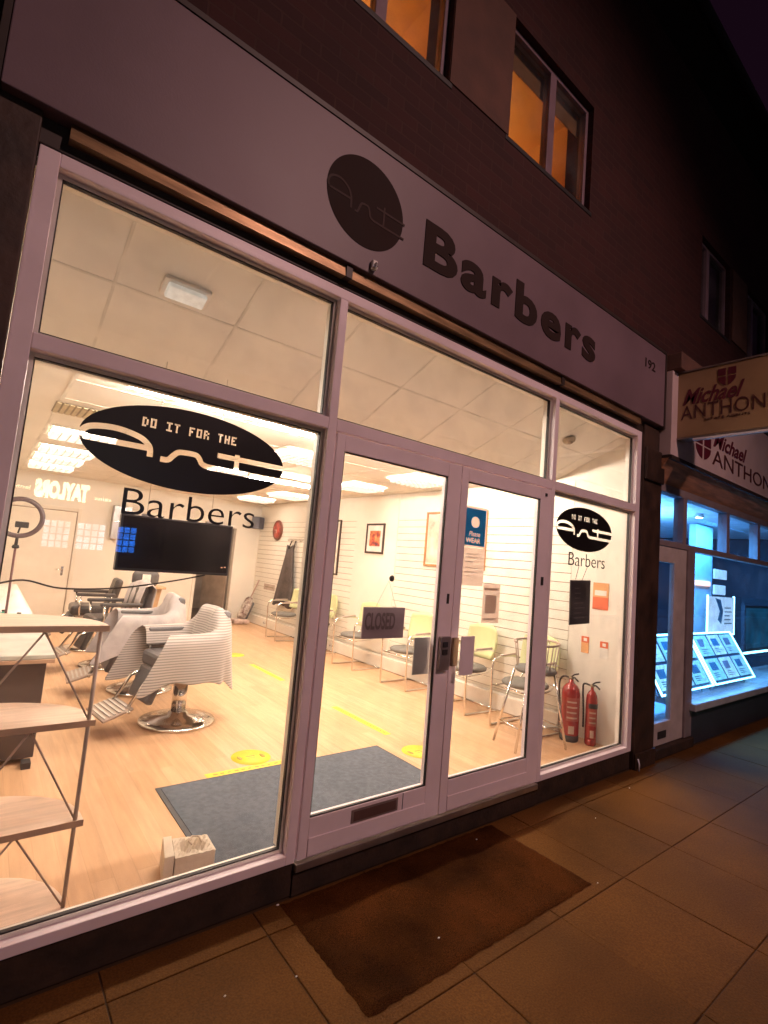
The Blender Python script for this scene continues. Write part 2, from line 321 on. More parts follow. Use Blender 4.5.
def ribbon(mb, pts, wd, y0, y1):
    """flat strip along 2D (x,z) points in the facade plane"""
    P = [Vector((a, 0, b)) for a, b in pts]; L = []; Rr = []
    for i, p in enumerate(P):
        t = (P[min(i+1, len(P)-1)]-P[max(i-1, 0)]).normalized(); nn = Vector((-t.z, 0, t.x))*wd/2
        L.append(p+nn); Rr.append(p-nn)
    for i in range(len(P)-1):
        q = [L[i], L[i+1], Rr[i+1], Rr[i]]
        mb.prism([(a.x, y0, a.z) for a in q], (0, y1-y0, 0))
def smoothpath(pts, n=5):
    out = []
    P = [pts[0]]+list(pts)+[pts[-1]]
    for i in range(1, len(P)-2):
        for k in range(n):
            t = k/n; a, b, c, d = P[i-1], P[i], P[i+1], P[i+2]
            out.append(tuple(.5*((2*b[j])+(-a[j]+c[j])*t+(2*a[j]-5*b[j]+4*c[j]-d[j])*t*t+(-a[j]+3*b[j]-3*c[j]+d[j])*t**3) for j in range(len(b))))
    out.append(tuple(pts[-1])); return out
def cut(o, cutter):
    m = o.modifiers.new('c', 'BOOLEAN'); m.operation = 'DIFFERENCE'; m.object = cutter; m.solver = 'EXACT'; m.use_self = True
    dg = bpy.context.evaluated_depsgraph_get(); me = bpy.data.meshes.new_from_object(o.evaluated_get(dg)); o.modifiers.remove(m); o.data = me; bpy.data.objects.remove(cutter)
def logo(parent, cx, cz, a, b, y, mo, ml, sub='logo_line', lw=.020, word=True, part='sticker_oval'):
    d = -.0015
    ov = MB().prism([(cx+a*math.cos(t*2*PI/64), y, cz+b*math.sin(t*2*PI/64)) for t in range(64)], (0, d, 0)).build(part, mo, parent)
    y0, y1 = (y+.004, y-.006) if word else (y+d-.0004, y+d-.0014)
    def mp(p): return [(cx+u*a, cz+v*b) for u, v in p]
    strokes = [[(-.985, -.02), (-.93, .12), (-.80, .19), (-.66, .19), (-.50, .10), (-.42, -.04), (-.40, -.16), (-.397, -.31)],
               [(-.985, -.02), (-.95, -.10), (-.90, -.115), (-.41, -.115)],
               [(-.30, -.31), (-.23, -.30), (-.185, -.18), (-.14, -.08), (-.06, -.055), (.03, -.06), (.07, -.14), (.10, -.25), (.18, -.30), (.40, -.31), (1.05, -.315)]]
    lines = [mp(smoothpath(st, 4)) for st in strokes]+[mp([(.46, .15), (.462, -.31)]), mp([(.25, .04), (1.05, .03)])]
    for k, pl in enumerate(lines):
        e = k*.00013
        if word:
            s = MB(); n_ = len(pl); L_, R_ = [], []
            for i, p in enumerate(pl):
                q0, q1 = Vector(pl[max(i-1, 0)]), Vector(pl[min(i+1, n_-1)]); t = (q1-q0).normalized(); nn = Vector((-t.y, t.x))*lw/2
                L_.append((p[0]+nn.x, p[1]+nn.y)); R_.append((p[0]-nn.x, p[1]-nn.y))
            V = [(x, yy, z) for i in range(n_) for (x, z) in (L_[i], R_[i]) for yy in (y0+e, y1-e)]; Fc = []
            for i in range(n_-1):
                A, C_ = i*4, i*4+4
                Fc += [(A, C_, C_+1, A+1), (A+2, A+3, C_+3, C_+2), (A, A+2, C_+2, C_), (A+1, C_+1, C_+3, A+3)]
            Fc += [(0, 1, 3, 2), (n_*4-4, n_*4-2, n_*4-1, n_*4-3)]
            s.add(V, Fc); cut(ov, s.build('cutter', ml, loc=(0, 0, 0)))
        else:
            s = MB(); ribbon(s, pl, lw, y0-e, y1-e); s.build(sub, ml, ov)
    if word:
        tx = 'DO IT FOR THE'; X, Z, W_, H_ = cx-.50*a, cz+.38*b, .93*a, .155*b+.012
        t = MB(); n_ = len(tx)*4-1; px = W_/n_; pz = H_/5; w_ = .62
        for i, ch in enumerate(tx):
            for r, row in enumerate(PIX[ch]):
                for k in range(3):
                    if row[k] == '1':
                        xc = X+(i*4+k+.5)*px; zc = Z+(4.5-r)*pz; e = (i*15+r*3+k)*.000003
                        t.box(xc-px*.49, xc+px*.49, y0+e, y1-e, zc-pz*.49, zc+pz*.49)
        cut(ov, t.build('cutter', ml, loc=(0, 0, 0)))
    return ov

# ================================================================== GROUND
PZ = -.04
g = MB(); nx, ny = 30, 6
sx, sy = .617, .612
X0 = -.973-sx*6; 
for i in range(nx):
    for j in range(ny):
        x0 = X0+i*sx; y1_ = -.165-(j-1)*sy if j else .0
        y1_ = -.165-(j-1)*sy; y0_ = y1_-sy
        if j == 0: y1_ = -.002
        dz = random.uniform(-.0015, .0015)
        g.box(x0+.002, x0+sx-.002, y0_+.002, y1_-.002, PZ-.05, PZ+dz)
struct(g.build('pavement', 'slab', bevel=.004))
struct(B(X0, X0+nx*sx, -3.3, .3, PZ-.12, PZ-.005).build('ground', 'joint'))
struct(B(-60, 80, -3.42, -3.30, -.17, PZ).build('kerb', 'kerb', bevel=.01))
struct(B(-150, 150, -10.5, -3.42, -.5, -.165).build('road', 'asphalt'))
struct(B(-150, 150, -14, -10.5, -.5, PZ-.002).build('far_pavement', 'kerb'))
struct(B(-300, 300, -300, 300, -.9, -.501).build('terrain', 'asphalt'))
o = MB()
for k in range(-6, 9): o.box(k*6, k*6+3, -7.05, -6.95, -.163, -.161)
struct(o.build('road_marking', 'kerb'))

# ================================================================== INTERIOR SHELL
XL, XR, YB, ZF = -1.75, 3.27, 8.4, .05
struct(B(XL-.1, XR+.15, .02, 11.2, -.3, ZF).build('floor', 'floor'))
# right wall: plain backing, slatwall fitted on it
struct(B(XR+.02, XR+.14, .10, YB+.1, ZF, 3.3).build('right_wall', 'wall'))
def slats(name, y0, y1, label):
    t = thing(name, label, 'wall panel', (XR, (y0+y1)/2, ZF)); s = MB(); z = 2.215; p = .0975
    s.box(XR, XR+.0195, y0, y1, z+.004, 2.60)
    while z > .33: s.box(XR, XR+.0195, y0, y1, z-p+.004, z-.004); z -= p
    s.build('slat', 'slat', t); B(XR+.012, XR+.0192, y0+.001, y1-.001, .26, 2.59).build('groove_backing', 'groove', t)
slats('slatwall', .72, 3.57, 'grooved cream slatwall behind the three nearest lime chairs, with the oak framed picture')
slats('slatwall', 4.65, 8.38, 'grooved cream slatwall at the far end holding the dark gown and round clock')
tag(B(XR-.005, XR+.0195, 3.572, 4.648, .26, 2.60).build('wall_panel', 'wall', loc=(XR, 4.1, .26)), 'plain cream wall section between two grooved panels, carrying the small black framed picture', 'wall panel')
tag(B(XR+.004, XR+.0195, .111, .718, .05, 2.95).build('wall_panel', 'wall', loc=(XR, .4, .05)), 'plain cream wall beside the window, with fire notices and extinguishers', 'wall panel')
t = thing('skirting_duct', 'boxed cream skirting running along the foot of the right wall', 'skirting', (3.23, 4.4, ZF))
B(3.20, XR+.0185, .74, 8.36, ZF, .225).build('box_section', 'skirt', t, bevel=.006); B(3.194, 3.199, .74, 8.36, ZF, .062).build('dark_gap', 'gapline', t)
struct(B(XL-.1, XL, .10, YB+.1, ZF, 3.3).build('left_wall', 'wall'))
# back wall with doorway
bw = MB()
bw.box(XL, 1.97, YB, YB+.12, ZF, 2.7); bw.box(2.75, XR+.02, YB, YB+.12, ZF, 2.7); bw.box(1.97, 2.75, YB, YB+.12, 2.02, 2.7)
struct(bw.build('back_wall', 'wall'))
struct(B(XL, 4.2, 10.6, 10.7, ZF, 2.7).build('corridor_back_wall', 'corr')); struct(B(3.4, 3.5, YB+.12, 10.6, ZF, 2.7).build('corridor_side_wall', 'corr'))
struct(B(1.3, 3.4, YB+.13, 10.6, ZF+.004, ZF+.008).build('corridor_floor', 'corrfl')); struct(B(1.2, 3.5, YB+.121, 10.7, 2.4, 2.45).build('corridor_ceiling', 'corr'))
area('corridor_lamp', (2.3, 9.6, 2.38), (0, 0, -1), .5, .5, 22, (1, .80, .62))
t = thing('doorway_frame', 'pale frame round the open doorway at the back of the shop', 'door frame', (2.36, YB, ZF))
fr = MB(); fr.box(2.74, 2.80, YB-.02, YB+.13, ZF, 2.08); fr.box(1.93, 1.99, YB-.02, YB+.13, ZF, 2.08); fr.box(1.99, 2.74, YB-.02, YB+.13, 2.02, 2.08); fr.build('architrave', 'skirt', t, bevel=.004)
t = thing('corridor_door', 'dull brown door standing open inside the back doorway', 'door', (2.72, 8.6, ZF+.01))
Md = Matrix.Translation((2.72, 8.60, 0)) @ Matrix.Rotation(math.radians(112), 4, 'Z')
MB().box(0, .72, -.02, .02, ZF+.012, 2.0, M=Md).build('door_leaf', mat('brown_grey_door', (.36, .28, .22), .5), t); 
MB().box(.62, .66, -.06, .06, .98, 1.02, M=Md).build('handle', 'chrome', t)
t = thing('wash_basin', 'white basin unit glimpsed through the back doorway', 'basin', (2.25, 10.1, ZF))
B(1.95, 2.5, 9.9, 10.55, ZF+.01, .72).build('cupboard', 'corrfl', t, bevel=.01); MB().lathe([(.05, .0), (.2, .04), (.24, .14), (.25, .15), (.2, .15)], 24, (2.2, 10.15, .72)).build('bowl', 'clothw', t)
t = thing('hand_towel', 'white towel hanging in the room behind the doorway', 'towel', (2.15, 10.5, 1.0)); 
MB().grid([[(2.03+.24*i/8, 10.56-.03*math.sin(i*1.3), 1.02+.42*j/6-.03*abs(i-4)/4*(6-j)/6) for j in range(7)] for i in range(9)]).build('cloth', 'clothw', t, solid=.012)

# ceiling : flat part + front slope
struct(B(XL-.05, XR+.02, 1.0, YB+.02, 2.62, 2.68).build('ceiling', 'ceil'))
sl = MB(); sl.prism([(XL-.05, 1.0, 2.62), (XL-.05, 1.0, 2.68), (XL-.05, .09, 3.06), (XL-.05, .09, 2.99)], (XR-XL+.07, 0, 0)); struct(sl.build('sloping_ceiling', 'ceil'))
tb = MB()
xs = [-1.18+.6133*k for k in range(-0, 8)]
for x in xs:
    tb.box(x-.011, x+.011, 1.0, YB, 2.616, 2.6195)
    tb.prism([(x-.007, 1.0, 2.6165), (x-.007, 1.0, 2.6190), (x-.007, .095, 2.9868), (x-.007, .095, 2.9843)], (.014, 0, 0))
for k in range(12):
    y = 1.12+.6133*k
    for i in range(len(xs)-1): tb.box(xs[i]+.0112, xs[i+1]-.0112, y-.011, y+.011, 2.616, 2.6195)
zs = lambda y: 2.62+(1.0-y)*.407
tb.prism([(XL, .512, zs(.512)-.0028), (XL, .512, zs(.512)-.0005), (XL, .524, zs(.524)-.0005), (XL, .524, zs(.524)-.0028)], (XR-XL, 0, 0))
struct(tb.build('ceiling_grid', 'tbar'))

# recessed ceiling lights
lab = {}
tro = thing('ceiling_light', 'x', 'ceiling light', (0, 0, 2.62), 'square louvred lights in the flat ceiling')
h = .28
fr = MB()
for a in ((-h-.014, h+.014, -h-.014, -h), (-h-.014, h+.014, h, h+.014), (-h-.014, -h, -h, h), (h, h+.014, -h, h)): fr.box(a[0], a[1], a[2], a[3], 2.604, 2.6155)
fr.build('rim', 'skirt', tro)
B(-h, h, -h, h, 2.612, 2.6145).build('diffuser', 'diffuser', tro)
lv = MB()
for k in range(1, 7): lv.box(-h+k*2*h/7-.003, -h+k*2*h/7+.003, -h, h, 2.556, 2.6115)
for k in range(1, 8): lv.box(-h, h, -h+k*2*h/8-.003, -h+k*2*h/8+.003, 2.555, 2.6110)
lv.build('louvre', 'louvre', tro)
spots = [(-.85, 3.85, 'nearest light in the left column, above the barber chairs'), (-.85, 5.1, 'second light from the front in the left column'), (-.85, 6.05, 'third light from the front in the left column'), (-.85, 7.05, 'farthest light of the left column, near the panelled door'),
         (.97, 2.5, 'louvred light just inside, right of the black oval window sticker'), (.97, 4.4, 'middle light of the centre column'), (.97, 6.6, 'far light of the centre column, behind the window sticker'),
         (2.52, 2.35, 'light above the oak framed picture, nearest in the right column'), (2.52, 3.6, 'light above the small black framed picture'), (2.6, 5.85, 'right column light before the gown on its hook'), (2.6, 7.2, 'farthest right column light near the wall speaker')]
for i, (x, y, l) in enumerate(spots):
    o = tro if i == 0 else copy_tree(tro); o.location = (x, y, 2.62); o['label'] = l
def batten(x0, x1, y, label):
    t = thing('batten_light', label, 'strip light', ((x0+x1)/2, y, 2.6), 'fluorescent battens')
    B(x0, x1, y-.035, y+.035, 2.580, 2.6158).build('housing', 'skirt', t, bevel=.004); MB().tube([(x0+.03, y, 2.556), (x1-.03, y, 2.556)], .018, 12).build('tube', 'batten', t)
    n = MB(); n.box(x0, x0+.03, y-.02, y+.02, 2.545, 2.5795); n.build('end_cap', 'skirt', t); n = MB(); n.box(x1-.03, x1, y-.02, y+.02, 2.545, 2.5795); n.build('end_cap', 'skirt', t)
batten(-.95, .25, 1.30, 'bright strip light just inside, behind the top of the black oval window sticker')
batten(.18, 1.38, 1.38, 'hidden strip light added above the doors to brighten the sloping ceiling')  # unseen batten behind the door rail, added to light the sloping ceiling
batten(1.80, 3.0, 1.38, 'hidden strip light added above the right window to brighten the shop front')  # second unseen batten, added so the front area is brighter
batten(1.10, 2.25, 4.15, 'strip light added for a reflected streak, right of the black oval window sticker')  # tube added in place of a bright streak reflected in the glass
t = thing('ceiling_vent', 'beige slotted vent in the ceiling left of the window sticker', 'vent', (-1.1, 2.68, 2.6))
v = MB()
for k in range(7): v.box(-1.2+k*.045, -1.17+k*.045, 2.5, 2.9, 2.604, 2.6155)
v.build('slat', mat('beige_vent', (.5, .42, .28), .6), t); B(-1.21, -.885, 2.49, 2.91, 2.612, 2.6157).build('backing', 'groove', t)
# emergency bulkhead on the slope
t = thing('emergency_light', 'rectangular emergency light fixed to the sloping ceiling over the left window', 'emergency light', (-.877, .408, zs(.408)-.002))
ang = math.atan(.407)
Mr = Matrix.Rotation(-ang, 4, 'X')
def slope_box(name, m, x0, x1, y0, y1, z0, z1, **k):
    mb = MB().box(x0, x1, y0, y1, z0, z1, M=Matrix.Translation(t.location) @ Mr); return mb.build(name, m, t, **k)
slope_box('housing', 'skirt', -.115, .115, -.058, .058, -.022, -.001, bevel=.005); slope_box('diffuser', 'emerg', -.095, .095, -.043, .043, -.052, -.0225, bevel=.008)
t = thing('smoke_detector', 'small round detector on the sloping ceiling above the right window', 'smoke detector', (2.6, .40, zs(.4)-.002))
MB().lathe([(.055, -.002), (.06, -.01), (.05, -.035), (.03, -.045)], 24, M=Matrix.Translation(t.location) @ Mr).build('body', mat('detector_plastic', (.32, .25, .17), .5), t)
MB().lathe([(.02, -.046), (.02, -.052)], 16, M=Matrix.Translation(t.location) @ Mr).build('sensor', 'gapline', t)

# ================================================================== SHOPFRONT
XA, XB, XC, XD, XE, XF = -1.475, -.209, -.160, 1.777, 1.824, 3.10
zb0, zb, zt0, zt1, zh, zhh = .114, .157, 2.235, 2.295, 2.941, 2.995
sf = thing('shopfront', 'pale metal framed glazed front of the barber shop with tall windows and transoms', 'shopfront', (.8, 0, zb0))
f = MB(); y0, y1 = 0, .11
f.box(XA-.068, XA, y0, y1, zb0, zhh); f.box(XF, XF+.075, y0, y1, zb0, zhh)
f.box(XA, XF, y0, y1, zh, zhh)
f.box(XA, XB, y0, y1, zb0, zb); f.box(XE, XF, y0, y1, zb0, zb)
f.box(XB, XC, y0, y1, zb0, zh); f.box(XD, XE, y0, y1, zb0, zh)
for a, b in ((XA, XB), (XC, XD), (XE, XF)): f.box(a, b, y0, y1, zt0, zt1)
f.build('frame', 'frame', sf, bevel=.0035)
f = MB()
gk = MB()
panes = [(XA, XB, zb, zt0), (XE, XF, zb, zt0), (XA, XB, zt1, zh), (XC, XD, zt1, zh), (XE, XF, zt1, zh)]
for (a, b, c, d) in panes:
    for q, (m_, e) in enumerate(((f, .016), (gk, .021))):
        ya, yb = ((.040, .054), (.045, .064))[q]
        i0 = 0 if q == 0 else .016; i1 = e
        m_.box(a+i0, a+i1, ya, yb, c+i0, d-i0); m_.box(b-i1, b-i0, ya, yb, c+i0, d-i0)
        m_.box(a+i1, b-i1, ya, yb, c+i0, c+i1); m_.box(a+i1, b-i1, ya, yb, d-i1, d-i0)
f.build('glazing_bead', 'bead', sf, bevel=.002); gk.build('gasket', 'gasket', sf)
f = MB()
for (a, b, c, d) in panes:   # inner ledge frame catching the room light
    f.box(a+.02, b-.02, .066, .082, c+.001, c+.018); f.box(a+.02, b-.02, .066, .10, d-.022, d-.002); f.box(b-.02, b-.004, .066, .10, c+.02, d-.02); f.box(a+.004, a+.02, .066, .10, c+.02, d-.02)
f.build('inner_sill', 'skirt', sf, bevel=.002)
for (a, b, c, d) in panes: B(a+.012, b-.012, .055, .061, c+.012, d-.012).build('pane', 'glass', sf)
B(XC+.001, XD-.001, -.018, .12, .075, .113).build('threshold', 'brushed', sf, bevel=.004)
B(XA-.068, XC-.001, .01, .11, PZ, zb0-.002).build('plinth', 'plinth', sf, bevel=.004); B(XD+.001, XF+.075, .01, .11, PZ, zb0-.002).build('plinth', 'plinth', sf, bevel=.004)
B(XC-.001, XD+.001, .0, .12, PZ, .074).build('step', 'plinth', sf, bevel=.004)
# doors
def door(name, label, x0, x1, g0, g1):
    t = thing(name, label, 'door', ((x0+x1)/2, .03, .125))
    f = MB(); a, b = -.006, .045
    f.box(x0, g0, a, b, .122, 2.225); f.box(g1, x1, a, b, .122, 2.225); f.box(g0, g1, a, b, 2.137, 2.225); f.box(g0, g1, a, b, .122, .306)
    f.box(g0, g1, a-.006, a, .130, .215)
    f.build('door_frame', 'frame', t, bevel=.003)
    gg = MB(); gg.box(g0, g0+.006, .0, .014, .306, 2.137); gg.box(g1-.006, g1, .0, .014, .306, 2.137); gg.box(g0+.006, g1-.006, .0, .014, .306, .313); gg.box(g0+.006, g1-.006, .0, .014, 2.131, 2.137)
    gg.build('gasket', 'gasket', t)
    B(g0+.002, g1-.002, .016, .022, .309, 2.134).build('pane', 'glass', t)
    return t
dl = door('entrance_door', 'left leaf of the double entrance door, with letterbox and closed sign behind', -.152, .789, -.100, .675)
dr = door('entrance_door', 'right leaf of the double entrance door, with the blue poster', .797, 1.768, .859, 1.638)
B(.150, .465, -.010, -.0065, .222, .290).build('letterbox', 'handle', dl, bevel=.002); B(.165, .450, -.0125, -.0105, .232, .280).build('letter_flap', mat('dark_letterbox', (.20, .12, .11), .4, metal=.5), dl, bevel=.002)
B(.500, .503, -.0085, -.0062, .217, .304).build('panel_joint', 'gasket', dl)
hp = B(.690, .775, -.030, -.007, .965, 1.165).build('lock_case', 'handle', dl, bevel=.004); hk = MB(); hk.box(.705, .745, -.036, -.031, 1.105, 1.135); hk.box(.705, .745, -.036, -.031, 1.06, 1.09); hk.build('keyhole', 'gasket', hp)
B(.802, .850, -.026, -.007, .985, 1.155).build('lock_case', 'brassy', dr, bevel=.004)
# push plates standing off the glass
B(.832, .955, -.060, -.054, .935, 1.170).build('push_plate', 'frame', dr, bevel=.003)
B(.560, .690, .060, .068, .93, 1.15).build('push_plate', mat('grey_push_plate', (.40, .40, .39), .4, metal=.5), dl, bevel=.003)
B(1.690, 1.712, -.012, -.0065, 2.165, 2.187).build('door_closer_pin', 'gasket', dr); B(1.690, 1.716, -.012, -.0065, 1.51, 1.57).build('side_lock', 'gasket', dr)
B(.735, .752, -.011, -.0065, 1.36, 1.42).build('bolt', 'gasket', dl)

# dark head trim, brass strip, fascia
hd = thing('soffit_strip', 'dark head trim with shiny brass coloured strip under the shop sign', 'trim', (.8, 0, 3.0))
B(XA-.10, XF+.10, -.003, .10, 2.997, 3.0985).build('head_trim', 'darktrim', hd, bevel=.003)
n = MB()
for a, b in ((-1.46, -.225), (-.185, 1.755), (1.795, 3.05)):
    n.prism([(a, -.048, 3.036), (a, -.0035, 3.036), (a, -.0035, 3.0985), (a, -.040, 3.0985)], (b-a, 0, 0))
n.build('brass_panel', 'soffit', hd)
for x in (-.205, 1.775): B(x-.019, x+.019, -.053, -.0035, 3.034, 3.0985).build('joint_cover', 'darktrim', hd)
B(-2.4, 3.55, .02, .14, 3.04, 3.85).build('sign_backing', 'darktrim', hd)
sg = thing('shop_sign', 'long pale fascia board with round dark logo and bold dark lettering over the shop', 'shop sign', (.9, -.05, 3.12))
B(-1.675, 3.452, -.07, .018, 3.10, 3.82).build('board', 'fascia', sg, bevel=.004)
n = MB(); n.box(-1.70, 3.47, -.075, .02, 3.822, 3.85); n.box(3.454, 3.478, -.075, .02, 3.08, 3.82); n.box(-1.70, -1.677, -.075, .02, 3.08, 3.82); n.build('edge_trim', 'darktrim', sg)
logo(sg, -.150, 3.466, .250, .243, -.0712, 'darksign', 'logodim', lw=.012, word=False, part='logo_disc')
tx = textmesh('lettering', 'Barbers', (1.90, .285), (.270, -.0712, 3.312), FX, 'darksign', sg, depth=.004, bold=.036, space=1.18)
textmesh('street_number', '192', (.20, .085), (3.035, -.0712, 3.575), FX, 'darksign', sg, depth=.003, bold=.01)
t = thing('clear_bracket', 'tiny clear bracket clipped to the lower edge of the shop sign', 'bracket', (-.078, -.08, 3.12))
B(-.095, -.060, -.098, -.0715, 3.118, 3.17).build('clip', 'whitev', t, bevel=.008); B(-.086, -.069, -.112, -.0985, 3.123, 3.15).build('lens', 'chrome', t, bevel=.004)

# pilasters
t = thing('pilaster', 'dark weathered pilaster at the left end of the shopfront', 'pilaster', (-1.85, 0, PZ)); B(-2.30, XA-.072, -.03, .25, PZ, 3.10).build('shaft', 'pier', t, bevel=.006); B(-2.32, XA-.09, -.05, -.0302, PZ, .35).build('base', 'pier', t, bevel=.006)
t = thing('pilaster', 'dark brown pilaster between the barber shop and the estate agent', 'pilaster', (3.37, 0, PZ)); B(XF+.078, 3.56, -.025, .10, PZ, 3.07).build('shaft', 'pier', t, bevel=.006)
B(XF+.080, 3.563, -.05, -.0252, 2.55, 2.86).build('corbel', 'pier', t, bevel=.02); B(XF+.080, 3.563, -.045, -.0252, PZ, .10).build('base', 'pier', t, bevel=.008)
t = thing('downpipe_stub', 'thin white pipe stub at the foot of the dark pilaster', 'pipe', (3.20, -.04, PZ)); MB().tube([(3.205, -.062, PZ), (3.205, -.062, .02), (3.205, -.05, .06)], .007).build('pipe', 'whitetrim', t)

# ================================================================== UPPER STOREY
up = thing('terraced_building', 'dark red brick upper storey above the shops, two windows glowing orange', 'building', (2, 0, 3.85))
z0, z1, zs0, zs1 = 3.86, 7.32, 4.65, 5.60
wins = [(-.66, .42), (1.02, 2.10), (4.45, 5.33), (5.97, 6.90), (8.2, 9.1)]
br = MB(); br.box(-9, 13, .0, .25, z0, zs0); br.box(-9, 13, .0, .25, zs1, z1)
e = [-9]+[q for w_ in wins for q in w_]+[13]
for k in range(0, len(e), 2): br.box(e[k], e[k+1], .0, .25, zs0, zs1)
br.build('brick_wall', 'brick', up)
B(.425, 1.015, -.008, -.001, zs0, zs1).build('render_panel', 'render', up); B(5.40, 5.92, -.012, -.001, zs0+.02, zs1).build('render_panel', 'render', up)
for i, (a, b) in enumerate(wins):
    yy = .05; lit = i < 2
    fr = MB(); fr.box(a, b, yy, yy+.06, zs0, zs0+.035); fr.box(a, b, yy, yy+.06, zs1-.035, zs1)
    fr.box(a, a+.035, yy, yy+.06, zs0+.035, zs1-.035); fr.box(b-.035, b, yy, yy+.06, zs0+.035, zs1-.035); mx_ = (a+b)/2+(.015 if lit else -.14)
    fr.box(mx_-.04, mx_+.04, yy-.006, yy+.062, zs0+.035, zs1-.035)
    fo = fr.build('window', 'wframe', up, bevel=.004)
    B(a+.03, mx_-.035, yy+.025, yy+.031, zs0+.03, zs1-.03).build('pane', 'uglass', fo); B(mx_+.035, b-.03, yy+.025, yy+.031, zs0+.03, zs1-.03).build('pane', 'uglass', fo)
    B(a-.03, b+.03, -.006, .05, zs0-.04, zs0-.002).build('window_sill', 'gutter', fo, bevel=.005)
# rooms behind the lit windows
for i, (a, b) in enumerate(wins):
    m_ = 'orangewall' if i < 2 else 'agdark'
    rm = MB(); rm.box(a-.3, b+.3, 2.4, 2.45, zs0-.6, zs1+.4); rm.box(a-.35, a-.3, .26, 2.4, zs0-.6, zs1+.4); rm.box(b+.3, b+.35, .26, 2.4, zs0-.6, zs1+.4); rm.box(a-.3, b+.3, .26, 2.4, zs1+.35, zs1+.4); rm.box(a-.3, b+.3, .26, 2.4, zs0-.65, zs0-.6)
    rm.build('room_lining', m_, up)
    if i < 2:
        bl = B(a+.02, b-.02, .14, .145, zs1-.20, zs1-.01).build('blind', 'blind', up)
        area('room_lamp', ((a+b)/2, 1.3, zs1-.35), (0, 0, 1), .3, .3, 11, (1, .49, .14))
n = MB(); n.box(-9, 13, -.30, .25, z1+.001, z1+.04); n.build('soffit_board', 'gutter', up)
n = MB(); n.prism([(-9, -.32, z1+.05), (-9, 4.5, z1+3.0), (-9, 9.5, z1+.05)], (22, 0, 0)); n.build('roof', 'slate', up)
MB().tube([(-9, -.36, z1), (13, -.36, z1)], .05).build('gutter', 'gutter', up)
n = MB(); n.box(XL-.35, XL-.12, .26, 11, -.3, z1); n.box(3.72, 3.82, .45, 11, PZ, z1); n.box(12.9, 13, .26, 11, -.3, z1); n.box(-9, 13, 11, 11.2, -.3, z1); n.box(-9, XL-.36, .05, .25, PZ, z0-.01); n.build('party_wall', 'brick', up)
B(XL-.1, 3.7, .26, 10.99, 3.35, 3.60).build('upper_floor', 'darktrim', up)

# ================================================================== ESTATE AGENT NEXT DOOR
ag = thing('estate_agent_shopfront', 'blue lit glazed front of the neighbouring estate agent', 'shopfront', (5.5, 0, PZ))
f = MB(); y0, y1 = .02, .12
f.box(3.562, 9.6, y0, y1, 1.98, 2.04); f.box(3.562, 9.6, y0, y1, 2.52, 2.60)
for x in (4.24, 5.49, 6.62, 7.8): f.box(x-.045, x+.045, y0, y1, 2.04, 2.52)
f.box(4.33, 4.50, y0-.01, y1, .06, 1.98); f.box(9.5, 9.6, y0, y1, .40, 1.98); f.box(8.7, 9.6, y0, y1, 2.04, 2.52); f.box(3.562, 3.60, y0, y1, .06, 1.98)
f.build('frame', 'agframe', ag, bevel=.004)
B(4.50, 9.6, .02, .14, PZ, .315).build('stall_riser', 'agdark', ag); B(4.44, 9.62, -.05, .62, .318, .395).build('display_sill', mat('pale_sill', (.42, .42, .46), .25), ag, bevel=.01)
B(3.562, 4.50, -.02, .14, PZ, .055).build('step', 'plinth', ag, bevel=.01)
for a, b in ((3.565, 4.195), (4.285, 5.445), (5.535, 6.575), (6.665, 7.755), (7.845, 8.70)): B(a, b, .07, .076, 2.04, 2.52).build('pane', 'glass', ag)
B(4.50, 9.5, .07, .076, .396, 1.98).build('pane', 'glass', ag)
d_ = MB(); d_.box(3.602, 3.655, .03, .08, .06, 1.975); d_.box(4.04, 4.328, .03, .08, .06, 1.975); d_.box(3.655, 4.04, .03, .08, 1.82, 1.975); d_.box(3.655, 4.04, .03, .08, .06, .27)
dd = d_.build('door', 'agdoor', ag, bevel=.004); B(3.655, 4.04, .052, .058, .27, 1.82).build('pane', 'glass', dd); B(3.76, 3.94, .024, .029, .12, .19).build('letterbox', 'gasket', dd, bevel=.002)
n = MB(); n.prism([(3.48, -.115, 2.80), (3.48, .02, 2.60), (3.48, .12, 2.60), (3.48, .12, 2.80)], (5.4, 0, 0)); n.build('wooden_soffit', 'agwood', ag)
ags = thing('estate_agent_sign', 'pale fascia board with dark shield and name lettering over the estate agent', 'shop sign', (6, -.1, 2.83))
B(3.482, 8.9, -.13, .0, 2.83, 3.66).build('board', 'agfascia', ags, bevel=.004); B(3.482, 8.9, -.14, .0, 2.79, 2.828).build('lower_moulding', 'darktrim', ags)
B(3.50, 4.9, -.20, .15, 3.67, 3.84).build('coping', 'render', ags, bevel=.01)
B(4.901, 8.9, -.16, .15, 3.67, 3.72).build('coping', 'darktrim', ags, bevel=.01)
def shield(mb, ox, oy, oz, r, u, wd, h_, n_, d_):
    O = Vector((ox, oy, oz)); P = [(-.5, .5), (.5, .5), (.5, -.05), (.42, -.25), (.25, -.42), (0, -.5), (-.25, -.42), (-.42, -.25), (-.5, -.05)]
    def cl(P, sx_, sz_):
        out = []
        for a, b in P:
            out.append((a, b))
        return out
    for sx_ in (-1, 1):
        q1 = [(.06, .5), (.5, .5), (.5, .10), (.06, .10)]; q2 = [(.06, .02), (.5, .02), (.46, -.18), (.36, -.32), (.22, -.44), (.06, -.5)]
        for q in (q1, q2):
            pts = [O+r*(sx_*a*wd)+u*(b*h_) for a, b in q]
            if sx_ < 0: pts.reverse()
            mb.prism(pts, n_*d_)
nf = Vector((0, -1, 0)); s_ = MB(); shield(s_, 4.25, -.131, 3.06, FX[0], FX[1], .40, .25, nf, .004); s_.build('shield', 'maroon', ags)
